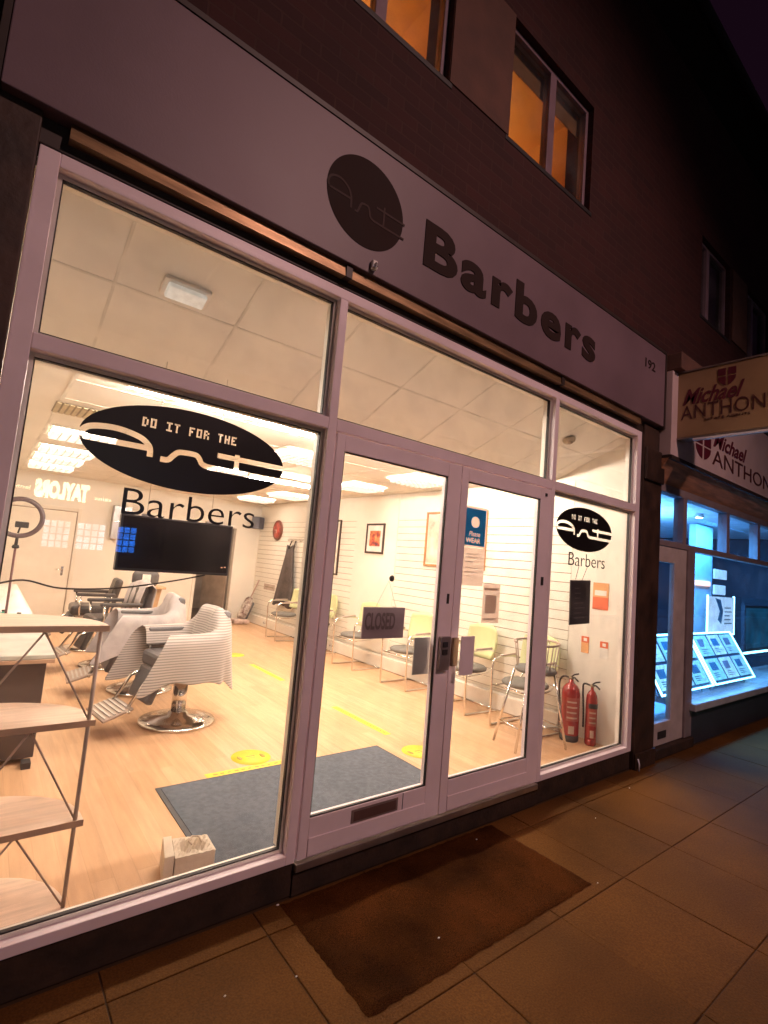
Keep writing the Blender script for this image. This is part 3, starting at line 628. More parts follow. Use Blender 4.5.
textmesh('lettering', 'Michael', (1.05, .17), (4.52, -.131, 3.13), FX, 'maroon', ags, depth=.004, bold=.02, shear=.4)
textmesh('lettering', 'ANTHONY', (2.3, .17), (4.50, -.131, 2.93), FX, 'wine', ags, depth=.003)
# projecting sign
ps = thing('projecting_sign', 'tan lightbox sign jutting from the wall at right, shield above two lines of lettering', 'sign', (3.66, -.5, 3.0))
B(3.605, 3.72, -1.02, -.085, 3.012, 3.655).build('sign_box', 'signface', ps, bevel=.006)
n = MB(); n.box(3.598, 3.727, -1.03, -.078, 2.995, 3.011); n.box(3.598, 3.727, -1.03, -.078, 3.656, 3.672); n.box(3.598, 3.727, -.084, -.07, 3.011, 3.656); n.box(3.598, 3.727, -1.034, -1.021, 3.011, 3.656); n.build('edge_frame', 'signframe', ps, bevel=.002)
B(3.600, 3.63, -1.03, -.27, 2.972, 2.994).build('lower_strip', 'whitetrim', ps, bevel=.003)
B(3.60, 3.72, -.069, .0, 3.10, 3.16).build('wall_bracket', 'signframe', ps); B(3.60, 3.72, -.069, .0, 3.50, 3.56).build('wall_bracket', 'signframe', ps)
s_ = MB(); shield(s_, 3.604, -.545, 3.535, WX[0], WX[1], .145, .165, Vector((-1, 0, 0)), .003); s_.build('shield', 'maroon', ps)
textmesh('lettering', 'Michael', (.51, .155), (3.604, -.175, 3.325), WX, 'maroon', ps, depth=.003, bold=.02, shear=.45)
textmesh('lettering', 'ANTHONY', (.78, .135), (3.604, -.165, 3.185), WX, 'wine', ps, depth=.003, bold=-.004, space=1.05)
textmesh('small_print', 'ESTATE AGENTS', (.36, .022), (3.604, -.37, 3.148), WX, 'wine', ps, depth=.002)
# interior
struct(B(3.83, 10, 3.2, 3.3, PZ, 2.9).build('estate_back_wall', mat('estate_mid_wall', (.50, .55, .60), .7))); struct(B(3.83, 10, .14, 3.2, -.3, .04).build('estate_floor', 'agwall'))
struct(B(3.83, 10, .14, 3.2, 2.62, 2.70).build('estate_ceiling', 'agwall')); struct(B(9.9, 10, .14, 3.2, .04, 2.6).build('estate_right_wall', 'agdark')); struct(B(3.826, 3.84, .46, 3.2, .04, 2.6).build('estate_left_wall', 'agdark'))
tag(B(7.2, 7.88, 1.0, 1.1, .05, 2.6).build('partition', 'agwall', loc=(7.5, 1.05, .05)), 'pale blue lit partition column standing inside the estate agent window', 'partition')
def display(x0, x1, label):
    t = thing('property_display', label, 'window display', ((x0+x1)/2, .25, .40), 'slanted lit property displays')
    bl, br_, tr, tl = Vector((x0, .11, .47)), Vector((x1, .11, .47)), Vector((x1+.05, .42, 1.03)), Vector((x0, .42, 1.03))
    nn = (br_-bl).cross(tl-bl).normalized()
    P = lambda u, v, o_=0: bl+(br_-bl)*u+(tl-bl)*v+nn*o_
    MB().prism([P(0, 0), P(1, 0), P(1, 1), P(0, 1)], nn*-.02).build('panel', 'cardhold', t)
    e_ = MB()
    for q in (((0, 0), (1, 0), (1, .03), (0, .03)), ((0, .97), (1, .97), (1, 1), (0, 1)), ((0, .03), (.018, .03), (.018, .97), (0, .97)), ((.982, .03), (1, .03), (1, .97), (.982, .97))):
        e_.prism([P(u, v, .001) for u, v in q], nn*.012)
    e_.build('led_edge', 'led', t)
    for i in range(3):
        for j in range(2):
            u0 = .05+i*.31; v0 = .08+j*.455
            c = MB(); c.prism([P(u0, v0, .001), P(u0+.27, v0, .001), P(u0+.27, v0+.40, .001), P(u0, v0+.40, .001)], nn*.006); co = c.build('property_card', ('card', 'cardb', 'cardc')[(i*2+j*3+int(x0)) % 3], t)
            k_ = MB(); r_ = random.Random(i*7+j+int(x0*10))
            k_.prism([P(u0+.04, v0+.18, .0075), P(u0+.04+r_.uniform(.09, .16), v0+.18, .0075), P(u0+.18, v0+.33, .0075), P(u0+.04, v0+.33, .0075)], nn*.001)
            for q in range(3): k_.prism([P(u0+.04, v0+.05+q*.035, .0075), P(u0+.12+r_.uniform(0, .12), v0+.05+q*.035, .0075), P(u0+.12, v0+.065+q*.035, .0075), P(u0+.04, v0+.065+q*.035, .0075)], nn*.001)
            k_.build('print', ('cardink', 'cardinkb')[(i+j) % 2], co)
    for x in (x0+.1, x1-.1): MB().tube([(x, .20, .396), (x, .24, .60)], .008).build('stand', 'brushed', t)
display(5.45, 6.84, 'slanted lit property display farthest right, six pale blue cards')
display(4.02, 5.40, 'slanted lit property display partly behind the estate agent door post')
t = thing('hanging_poster', 'bright blue white poster panel hanging above the property displays', 'poster', (6.8, .5, 1.0))
B(6.30, 7.28, .50, .51, .98, 1.50).build('sheet', 'poster', t); n = MB(); n.box(6.28, 6.30, .495, .515, .96, 1.52); n.box(7.28, 7.30, .495, .515, .96, 1.52); n.box(6.30, 7.28, .495, .515, .96, .98); n.build('led_edge', 'led', t)
n = MB(); n.prism([(6.55, .4985, 1.48), (6.75, .4985, 1.46), (6.85, .4985, 1.30), (6.78, .4985, 1.12), (6.65, .4985, 1.18), (6.72, .4985, 1.3)], (0, -.001, 0))
for k in range(5): n.box(6.9, 7.2-.05*(k % 3), .4975, .4985, 1.12+.055*k, 1.135+.055*k)
n.build('print', 'cardink', t)
t = thing('light_box', 'two small glowing blue white boxes above the hanging poster', 'light box', (8.3, 1.0, 1.5)); B(8.0, 8.55, 1.0, 1.03, 1.78, 1.94).build('upper_lamp', 'poster', t, bevel=.01); B(8.0, 8.5, 1.0, 1.03, 1.52, 1.68).build('lower_lamp', 'poster', t, bevel=.01)
t = thing('wall_strip_lamp', 'small orange strip lamp on the pale partition in the estate agent', 'lamp', (7.5, .98, 1.65)); B(7.15, 7.75, .97, .995, 1.64, 1.72).build('lens', 'warmlamp', t, bevel=.01)
t = thing('wall_screen', 'large dim blue screen at the right of the estate agent window', 'screen', (8.5, .5, 1.0)); B(7.76, 9.3, .50, .55, .70, 1.40).build('casing', 'agdark', t); B(7.80, 9.25, .493, .499, .74, 1.36).build('panel', emat('dim_blue_screen', (.01, .22, .50), .30, (.01, .02, .05), var=.5, scale=3), t)
tag(B(7.76, 9.3, .49, .52, .66, .685).build('light_shelf', 'led', loc=(8.5, .5, .66)), 'thin glowing blue shelf edge under the dim screen', 'shelf')
t = thing('shop_monitor', 'small blue desktop screen seen through the estate agent door', 'monitor', (4.6, 1.6, .9)); B(4.5, 5.2, 1.6, 1.64, 1.62, 2.0).build('screen', emat('blue_monitor', (.02, .35, 1), 1.6, var=.4, scale=6), t, bevel=.01); B(4.8, 4.9, 1.61, 1.63, 1.5, 1.62).build('stand', 'agdark', t)
for k, zz in enumerate((1.70, 1.42, 1.12)):
    tag(B(4.02, 4.14, .9, .93, zz, zz+.16).build('window_card', 'poster', loc=(4.08, .9, zz)), ('topmost', 'middle', 'lowest')[k]+' of the glowing cards at the left edge inside the estate agent door', 'card', 'cards inside the estate agent door')
t = thing('office_desk', 'dark desk with papers inside the estate agent door', 'desk', (4.7, 1.7, .04)); B(4.2, 5.25, 1.4, 1.9, .75, .79).build('desk_top', 'agdark', t); B(4.2, 4.26, 1.4, 1.9, .04, .75).build('side_panel', 'agdark', t); B(5.19, 5.25, 1.4, 1.9, .04, .75).build('side_panel', 'agdark', t)
for k, (x, y) in enumerate(((5.1, .85), (6.2, .6), (7.5, .7))):
    t = thing('ceiling_spotlight', ['spotlight behind the second pane of the estate agent transom', 'spotlight behind the third transom pane', 'spotlight at the right edge of the transom'][k], 'spotlight', (x, y, 2.6), 'estate agent ceiling spotlights')
    MB().lathe([(.04, 0), (.06, -.02), (.06, -.05)], 20, (x, y, 2.62)).build('housing', 'chrome', t); MB().lathe([(.045, -.051), (.045, -.056)], 20, (x, y, 2.62)).build('lens', 'lamp', t)
area('estate_ceiling_lamp', (5.3, 1.0, 2.0), (0, .6, 1), 2.2, .5, BLUE_W*.35, (.12, .42, 1.0)); area('estate_downlight', (6.0, .62, 2.55), (0, .25, -1), 3.6, .4, BLUE_W*.7, (.05, .36, 1.0))

# ================================================================== STICKERS ON THE WINDOWS
t = thing('window_sticker', 'large black oval sticker with cream script and lettering on the left window', 'window sticker', (-.85, .05, 1.68), 'shop name stickers')
logo(t, -.848, 1.985, .437, .178, .0545, 'vinyl', 'cutline', lw=.0235)
textmesh('lettering', 'Barbers', (.57, .108), (-1.10, .0545, 1.680), FX, 'vinyl', t, depth=.0012, bold=-.008)
t = thing('window_sticker', 'smaller looking black oval sticker with cream script on the right window', 'window sticker', (2.365, .05, 1.66), 'shop name stickers')
logo(t, 2.365, 1.985, .423, .180, .0545, 'vinyl', 'cutline', lw=.0235)
textmesh('lettering', 'Barbers', (.56, .105), (2.135, .0545, 1.682), FX, 'vinyl', t, depth=.0012, bold=-.008)

# things hung behind the door glass
t = thing('closed_sign', 'dark grey closed sign hanging on cords behind the left door pane', 'sign', (.31, .06, 1.15))
B(.160, .462, .056, .064, 1.150, 1.325).build('board', mat('grey_closed_board', (.30, .22, .25), .5, var=.1), t, bevel=.003)
textmesh('lettering', 'CLOSED', (.215, .095), (.175, .0553, 1.200), FX, mat('dark_closed_letters', (.13, .085, .09), .6), t, depth=.001, bold=.03)
MB().tube([(.245, .06, 1.326), (.317, .05, 1.475), (.392, .06, 1.326)], .0013, 6).build('cord', 'rod', t); MB().lathe([(.018, 0), (.016, .006), (.006, .012)], 16, M=Matrix.Translation((.317, .026, 1.49)) @ Matrix.Rotation(-PI/2, 4, 'X')).build('suction_hook', 'gasket', t)
t = thing('blue_poster', 'blue poster with a pale emblem and white words on the right door', 'poster', (.98, .03, 1.5))
MB().add([(.862, .0262, 1.725), (1.094, .0262, 1.725), (1.094, .0262, 1.990), (.862, .0262, 1.990)], [(0, 1, 2, 3)]).build('backing', 'wpaper', t)
bp_ = B(.866, 1.082, .0235, .0240, 1.735, 1.975).build('print', 'bposter', t, loc=None)
def local_cut(o, c): cut(o, c)
cut(bp_, MB().prism([(.982+.042*math.cos(q*PI/5), .0275, 1.888+.037*math.sin(q*PI/5)) for q in range(10)], (0, -.01, 0)).build('cutter', 'ink', loc=(0, 0, 0)))
for (tx_, bx, og, bd, sh) in (('Please', (.11, .032), (.925, .0275, 1.795), .012, .3), ('WEAR', (.14, .034), (.90, .0275, 1.750), .02, 0)):
    cut(bp_, textmesh('cutter', tx_, bx, og, FX, 'ink', None, depth=.01, bold=bd, shear=sh))
t = thing('text_notice', 'pale brown notice with faint lines of print under the blue poster', 'notice', (.98, .03, 1.48))
MB().add([(.862, .024, 1.475), (1.092, .024, 1.475), (1.092, .024, 1.720), (.862, .024, 1.720)], [(0, 1, 2, 3)]).build('sheet', 'wpaper', t); n = MB()
for k, zz in enumerate((1.675, 1.655, 1.625, 1.585, 1.56, 1.535)): n.box(.905+.01*(k % 2), 1.03-.02*(k % 3), .0228, .0232, zz, zz+.006)
n.build('print', papermat('faded_ink', (.72, .66, .62), .7), t)
t = thing('small_notice', 'small pale notice with a plain grey square, lower right of the blue poster', 'notice', (1.19, .03, 1.24))
MB().add([(1.100, .024, 1.235), (1.275, .024, 1.235), (1.275, .024, 1.495), (1.100, .024, 1.495)], [(0, 1, 2, 3)]).build('sheet', 'wpaper', t); B(1.125, 1.240, .0228, .0232, 1.30, 1.42).build('grey_square', papermat('faded_square', (.72, .66, .62), .7), t); B(1.115, 1.25, .0228, .0232, 1.45, 1.47).build('print', papermat('faded_band', (.72, .66, .62), .7), t)
B(1.115, 1.235, .0228, .0232, 1.255, 1.268).build('footer_print', papermat('faded_footer', (.72, .66, .62), .7), t)
t = thing('menu_board', 'dark hanging price board on cords behind the right window', 'board', (2.39, .08, 1.2))
Mb = Matrix.Translation((2.385, .09, 1.57)) @ Matrix.Rotation(math.radians(-2), 4, 'Y')
MB().box(-.15, .15, -.006, .006, -.36, 0, M=Mb).build('board', 'board', t, bevel=.003); n = MB()
for k in range(7): n.box(-.09, -.09+random.uniform(.06, .16), -.0075, -.0063, -.07-k*.04, -.062-k*.04, M=Mb)
n.build('price_text', 'chalk', t); MB().tube([(2.31, .09, 1.571), (2.33, .075, 1.69)], .002, 6).tube([(2.41, .09, 1.571), (2.46, .075, 1.69)], .002, 6).build('cord', 'gasket', t)

# notices on the right wall
def wallbox(name, m, parent, y0, y1, z0, z1, d=.004, off=0, x=XR, **k): return B(x-d-off, x-off-.0004, y0, y1, z0, z1).build(name, m, parent, **k)
XW = XR+.0036
t = thing('fire_action_notice', 'red and orange fire notice on the wall behind the dark price board', 'notice', (XR, .39, 1.3))
wallbox('sheet', 'notice', t, .31, .47, 1.30, 1.42, x=XW); wallbox('upper_print', 'noticeo', t, .31, .47, 1.4205, 1.56, x=XW); wallbox('white_panel', 'mount', t, .33, .45, 1.435, 1.485, .001, .0044, x=XW)
for k, (y, l) in enumerate(((.53, 'pale orange extinguisher notice, left of the pair above the extinguishers'), (.335, 'small notice with red top, right of the pair above the extinguishers'))):
    t = thing('extinguisher_notice', l, 'notice', (XR, y, .85), 'small notices above the extinguishers'); z_ = .86-.02*k
    wallbox('sheet', 'noticeo' if k == 0 else 'mount', t, y-.04, y+.04, z_, z_+.10, x=XW); wallbox('red_header', 'notice', t, y-.04, y+.04, z_+.1005, z_+.16, x=XW); wallbox('emblem', 'mount', t, y-.02, y+.015, z_+.115, z_+.145, .001, .0044, x=XW)

# framed pictures
def picture(name, label, y0, y1, z0, z1, fm, border, art, x=XR):
    t = thing(name, label, 'picture', (x, (y0+y1)/2, z0), 'pictures on the right wall'); fr = MB(); w_ = .03; d = .025
    fr.box(x-d, x-.001, y0, y1, z0, z0+w_); fr.box(x-d, x-.001, y0, y1, z1-w_, z1); fr.box(x-d, x-.001, y0, y0+w_, z0+w_, z1-w_); fr.box(x-d, x-.001, y1-w_, y1, z0+w_, z1-w_)
    fr.build('picture_frame', fm, t, bevel=.003); B(x-.012, x-.002, y0+w_, y1-w_, z0+w_, z1-w_).build('mount', 'mount', t)
    B(x-.015, x-.0125, y0+border, y1-border, z0+border*1.2, z1-border*1.2).build('artwork', art, t)
def artmat(name, cols, sc):
    m = bpy.data.materials.new(name); m.use_nodes = True; nt = m.node_tree; N = nt.nodes; L = nt.links; b = N['Principled BSDF']; b.inputs['Roughness'].default_value = .35
    tc = N.new('ShaderNodeTexCoord'); nz = N.new('ShaderNodeTexNoise'); nz.inputs['Scale'].default_value = sc; nz.inputs['Detail'].default_value = 3; L.new(tc.outputs['Object'], nz.inputs[0])
    cr = N.new('ShaderNodeValToRGB'); L.new(nz.outputs[0], cr.inputs[0]); e = cr.color_ramp.elements
    while len(e) < len(cols): e.new(.5)
    for i, c in enumerate(cols): e[i].position = .3+.4*i/(len(cols)-1); e[i].color = (*c, 1)
    L.new(cr.outputs[0], b.inputs['Base Color']); return m
picture('framed_picture', 'small black framed picture with white mount and warm abstract print', 3.86, 4.32, 1.70, 2.17, 'pframe', .095, artmat('warm_print', [(.08, .03, .06), (.45, .08, .05), (.65, .3, .1), (.3, .35, .5)], 9), x=XR-.006)
picture('framed_picture', 'large oak framed pale picture with dark silhouettes, partly behind the blue poster', 1.86, 2.94, 1.58, 2.32, 'oak', .035, artmat('pale_print', [(.16, .13, .11), (.55, .45, .36), (.66, .57, .46), (.60, .62, .6)], 4))
picture('framed_picture', 'tall dark framed pale picture half hidden by the window mullion', 5.08, 5.75, 1.29, 2.24, 'pframe', .05, artmat('grey_print', [(.6, .55, .5), (.75, .7, .62), (.7, .66, .6)], 3))
t = thing('wall_clock', 'round red and brown clock on the far slatwall', 'clock', (XR, 7.46, 2.055))
Mc = Matrix.Translation((XR-.002, 7.46, 2.055)) @ Matrix.Rotation(-PI/2, 4, 'Y')
MB().lathe([(.20, 0), (.21, .012), (.205, .03), (.18, .035)], 40, M=Mc).build('case', mat('brown_clock_rim', (.16, .05, .03), .4), t); MB().lathe([(.165, .0355), (.165, .039)], 40, M=Mc).build('dial', mat('red_clock_face', (.42, .08, .06), .5, var=.5, scale=8), t)
n = MB(); n.box(-.005, .005, -.006, .10, .0395, .042, M=Mc); n.box(-.07, .005, -.005, .005, .0425, .044, M=Mc); n.build('hand', 'mount', t)
t = thing('wall_speaker', 'blue grey box speaker mounted high in the far right corner', 'speaker', (3.12, 8.2, 2.08))
Ms = Matrix.Translation((3.14, 8.22, 2.2)) @ Matrix.Rotation(math.radians(35), 4, 'Z')
MB().box(-.12, .12, -.09, .09, -.13, .13, M=Ms).build('cabinet', mat('blue_grey_speaker', (.13, .14, .18), .5), t, bevel=.012); MB().box(-.10, .10, -.095, -.0905, -.11, .11, M=Ms).build('grille', mat('speaker_grille', (.09, .09, .12), .8, bump=.5, bscale=300), t); MB().box(-.02, .02, .0905, .19, -.02, .02, M=Ms).build('bracket', 'gasket', t)

# gown on hooks
t = thing('hook_rail', 'row of small metal hooks on the far slatwall', 'hooks', (XR, 6.65, 1.84)); n = MB()
for k in range(4): y = 6.4+k*.16; n.tube([(XR-.001, y, 1.86), (XR-.05, y, 1.84), (XR-.06, y, 1.875)], .006, 8)
n.build('hook', 'rod', t); wallbox('rail', 'brushed', t, 6.33, 6.95, 1.872, 1.888, .008)
t = thing('hanging_gown', 'long dark gown hanging from the hooks on the far slatwall', 'gown', (XR-.05, 6.65, .60))
P = []
for i in range(13):
    v = i/12; z = 1.66-v*1.08; wd = .12+.26*v; row = []
    for j in range(25):
        u = j/24*2*PI; row.append((XR-.085-.065*math.sin(u)*(.5+v*.6)-.012*math.sin(u*5+v)*v, 6.70+.08*v+wd*math.cos(u)*(1+.05*math.sin(u*7)), z+(.10*abs(math.cos(u)) if i == 0 else 0)-.03*v*math.sin(3*u)))
    P.append(row)
MB().grid(P).build('cloth', 'gown', t, solid=.01)
n = MB(); n.tube([(XR-.055, 6.56, 1.845), (XR-.08, 6.58, 1.68)], .014, 8); n.tube([(XR-.055, 6.72, 1.845), (XR-.08, 6.78, 1.68)], .012, 8); n.build('strap', 'gown', t)

# back wall door
t = thing('panelled_door', 'plain cream door with silver handle in the back wall', 'door', (-.75, YB, ZF))
n = MB(); n.box(-1.33, -1.27, YB-.02, YB-.001, ZF, 2.07); n.box(-.24, -.18, YB-.02, YB-.001, ZF, 2.07); n.box(-1.27, -.24, YB-.02, YB-.001, 2.01, 2.07); n.build('architrave', 'doorp', t, bevel=.004)
B(-1.266, -.244, YB-.003, YB-.0005, ZF+.005, 2.006).build('gap', 'gapline', t); B(-1.252, -.258, YB-.03, YB-.0035, ZF+.01, 1.992).build('door_leaf', 'doorp', t, bevel=.003)
hh = B(-.385, -.345, YB-.036, YB-.0305, .86, 1.02).build('handle_plate', 'chrome', t, bevel=.003); MB().tube([(-.365, YB-.037, .97), (-.365, YB-.07, .97), (-.47, YB-.072, .97)], .009, 8).build('handle', 'chrome', hh)
t = thing('wall_cabinet', 'grey metallic box cabinet on the back wall behind the television', 'cabinet', (.45, YB, 1.57)); B(.30, .62, YB-.16, YB-.001, 1.58, 2.2).build('carcass', 'greypanel', t, bevel=.008); B(.315, .605, YB-.166, YB-.1605, 1.90, 1.92).build('highlight_trim', 'chrome', t)
# tan stand with dark bag
t = thing('tapered_stand', 'tapered tan wooden stand behind the far barber chairs', 'stand', (.62, 6.5, ZF))
MB().lathe([(.11, ZF), (.13, .10), (.15, .5), (.20, .84)], 4, (.65, 6.5, 0)).build('column', 'tan', t); B(.42, .86, 6.3, 6.7, .85, .885).build('stand_top', 'tan', t, bevel=.008)
t = thing('dark_bag', 'dark grey holdall with white print on top of the tan stand', 'bag', (.60, 6.5, .887))
MB().lathe([(.16, .0), (.19, .05), (.19, .17), (.15, .24), (.08, .25)], 20, (.58, 6.5, .888), sx=1.05, sy=.7).build('body', 'leather', t); B(.50, .62, 6.352, 6.362, .95, 1.07).build('print', 'whitev', t); MB().tube([(.48, 6.5, 1.12), (.52, 6.5, 1.2), (.64, 6.5, 1.2), (.68, 6.5, 1.12)], .01, 8).build('handle', 'gasket', t)
# upright vacuum cleaner
t = thing('upright_vacuum', 'mottled red and grey upright vacuum leaning in the far corner by the doorway', 'vacuum cleaner', (2.98, 8.1, ZF))
Mv = Matrix.Translation((2.92, 8.08, .16)) @ Matrix.Rotation(math.radians(24), 4, 'Y') @ Matrix.Rotation(math.radians(-4), 4, 'X')
MB().box(-.17, .17, -.14, .14, -.105, -.01, M=Matrix.Translation((2.88, 8.02, .16))).build('floor_head', mat('pale_plastic', (.55, .42, .36), .4, var=.4, scale=10), t, bevel=.03)
MB().lathe([(.07, -.02), (.10, .05), (.10, .25), (.085, .42), (.05, .47)], 24, M=Mv).build('dust_canister', mat('mottled_canister', (.42, .16, .12), .3, var=.7, scale=14, c2=(.6, .55, .5)), t)
MB().lathe([(.04, 0), (.045, .02), (.045, .36), (.03, .38)], 16, (.09, -.02, .02), M=Mv).build('hose_tube', 'leather', t); MB().tube([Mv @ Vector((0, 0, .46)), Mv @ Vector((0, 0, .80)), Mv @ Vector((-.02, -.03, .88))], .014, 10).build('handle', mat('pinkish_handle', (.5, .36, .32), .4), t)
# wall sockets on skirting
for k, (y, l) in enumerate(((4.95, 'double socket on the skirting left of the plain wall section'), (7.5, 'double socket on the skirting below the dark gown'))):
    t = thing('wall_socket', l, 'socket', (3.2, y, .11), 'sockets on the skirting'); B(3.192, 3.1995, y-.075, y+.075, .10, .185).build('faceplate', 'mount', t, bevel=.003); n = MB(); n.box(3.189, 3.1918, y-.045, y-.025, .125, .15); n.box(3.189, 3.1918, y+.025, y+.045, .125, .15); n.build('pin_hole', 'gasket', t)
t = thing('wall_vent', 'pinkish beige vent plate on the far wall behind the lime chair', 'vent', (XR, 7.6, .9)); wallbox('plate', mat('beige_plate', (.50, .40, .33), .6), t, 7.35, 7.85, .80, .92, .008); wallbox('slot', 'gapline', t, 7.40, 7.80, .85, .87, .001, .0084)

# ================================================================== WAITING CHAIRS
def make_chair():
    t = thing('waiting_chair', 'x', 'chair', (0, 0, 0), 'lime backed waiting chairs along the right wall')   # faces -x, origin on floor at centre
    W = .235
    for s in (-1, 1):
        y = s*W
        P = smoothpath([(.16, y, .66), (.05, y, .672), (-.16, y, .665), (-.235, y, .63), (-.25, y, .56), (-.245, y, .40), (-.235, y, .05), (-.215, y, .012), (-.17, y, .011), (.26, y, .011)], 6)
        MB().tube(P, .011, 10).build('side_frame', 'chrome', t)
        MB().tube([(-.12, y, .681), (.12, y, .688)], .013, 8).build('arm_pad', 'rod', t)
    MB().tube([(.26, -W, .011), (.26, W, .011)], .011, 8).build('rear_bar', 'chrome', t)
    P = [(.16, -W, .66), (.20, -W+.03, .63), (.235, -W+.05, .55), (.12, -W+.03, .42), (-.2, -W+.02, .40)]
    MB().tube(smoothpath(P, 5), .009, 8).tube(smoothpath([(x, -y, z) for x, y, z in P], 5), .009, 8).tube([(-.22, -W, .40), (-.22, W, .40)], .009, 8).build('seat_support', 'chrome', t)
    MB().lathe([(.05, .418), (.19, .42), (.225, .435), (.23, .455), (.21, .472), (.05, .478)], 32, (-.02, 0, 0), sx=1.0, sy=1.0).build('seat', 'seatgrey', t)
    rows = []
    for i in range(9):
        v = i/8; z = .56+.33*v; row = []
        for j in range(13):
            u = j/12*2-1; hw = .225*(1-.12*abs(2*v-1)**3); row.append((.22+.055*v-.07*u*u+.02*(1-(2*v-1)**2), u*hw, z+.03*(1-u*u)*(1 if v > .5 else -.6)*abs(2*v-1)))
        rows.append(row)
    MB().grid(rows).build('backrest', 'lime', t, solid=.022)
    return t
ch = make_chair()
cl = ['nearest lime waiting chair, just left of the bar stool', 'second nearest lime chair, below the small pale notice', 'lime chair right of the hanging closed sign', 'lime chair partly hidden behind the closed sign', 'lime chair mostly hidden by the wide window mullion', 'farthest lime chair, in front of the hanging dark gown']
for i, y in enumerate((.93, 1.72, 2.72, 3.86, 5.0, 6.12)):
    o = ch if i == 0 else copy_tree(ch); o.location = (2.91, y, ZF); o.rotation_euler = (0, 0, math.radians((0, -3, 2, 3, 2, -6)[i])); o['label'] = cl[i]

# bar stool
t = thing('bar_stool', 'tall metal bar stool with spindled curved back in front of the extinguishers', 'stool', (2.60, .62, ZF))
cx, cy = 2.60, .62; legs = [(-.33, -.10), (-.08, -.24), (.26, -.10), (.12, .22)]
legs = [(-.33, -.07), (.20, -.22), (.24, .20), (-.24, .24)]
for a, b in legs: MB().tube([(cx+a*.5, cy+b*.6, .70), (cx+a*1.0, cy+b, ZF)], .011, 10).build('leg', 'chrome', t)
MB().tube([(cx+a*.86, cy+b*.9, .24) for a, b in legs+legs[:1]], .008, 8).build('foot_ring', 'chrome', t)
MB().lathe([(.05, .695), (.17, .697), (.185, .71), (.18, .74), (.05, .755)], 32, (cx, cy, 0)).build('seat', 'seatgrey', t)
arc = [(cx+.20*math.cos(math.radians(q)), cy+.20*math.sin(math.radians(q)), .965+.01*math.cos(math.radians(q))) for q in range(-150, 151, 12)]
MB().tube(arc, .010, 8).build('back_rail', 'rod', t)
n = MB()
for q in (-140, -100, -62, -30, 0, 30, 62, 100, 140): n.tube([(cx+.165*math.cos(math.radians(q)), cy+.165*math.sin(math.radians(q)), .72), (cx+.198*math.cos(math.radians(q)), cy+.198*math.sin(math.radians(q)), .963)], .006, 6)
n.build('spindle', 'rod', t)

# fire extinguishers
def ext(label, x, y, r, h_, s):
    t = thing('fire_extinguisher', label, 'fire extinguisher', (x, y, ZF), 'pair of fire extinguishers')
    z = ZF
    MB().lathe([(r*.9, 0), (r, .012), (r, .06)], 32, (x, y, z)).build('base_band', 'gasket' if s else 'red', t)
    MB().lathe([(r*.995, .0605), (r, .07), (r, h_*.72), (r*.9, h_*.80), (r*.6, h_*.86), (r*.28, h_*.89), (r*.25, h_*.94)], 32, (x, y, z)).build('cylinder', 'red', t)
    MB().lathe([(.018, h_*.94), (.022, h_*.955), (.016, h_*.98)], 16, (x, y, z)).build('valve', 'brassy', t)
    MB().tube([(x, y, z+h_*.97), (x-.03, y-.05, z+h_*.985), (x-.05, y-.10, z+h_*.95)], .008, 8).tube([(x, y, z+h_*.98), (x-.02, y-.04, z+h_*1.03), (x-.035, y-.09, z+h_*1.06)], .007, 8).build('lever', 'gasket', t)
    MB().tube(smoothpath([(x, y, z+h_*.95), (x-.02, y+.07, z+h_*.97), (x-.02, y+r+.03, z+h_*.85), (x-.01, y+r+.022, z+h_*.5), (x-.01, y+r+.02, z+h_*.25)], 5), .009, 8).build('hose', 'gasket', t)
    # wrapped label facing the street
    def wrap(a0, a1, z0, z1, rr): return [[(x+rr*math.cos(math.radians(a)), y+rr*math.sin(math.radians(a)), z+zz) for zz in (z0, z1)] for a in range(a0, a1+1, 6)]
    lb = MB().grid(wrap(186, 276, h_*.32, h_*.68, r+.0012)).build('label', 'labelr', t)
    n = MB()
    for q in range(4): n.grid(wrap(192, 258-6*(q % 2), h_*(.36+.08*q), h_*(.385+.08*q), r+.0022))
    n.build('label_print', 'label', lb)
    MB().grid(wrap(204, 240, h_*.13, h_*.25, r+.0012)).build('small_label', 'label', t)
    if not s: MB().grid(wrap(180, 330, h_*.60, h_*.68, r+.0024)).build('black_band', 'gasket', t)
ext('larger red fire extinguisher with black base, left of the pair', 3.085, .545, .085, .60, 1)
ext('slimmer red fire extinguisher nearest the window corner', 3.165, .375, .052, .56, 0)

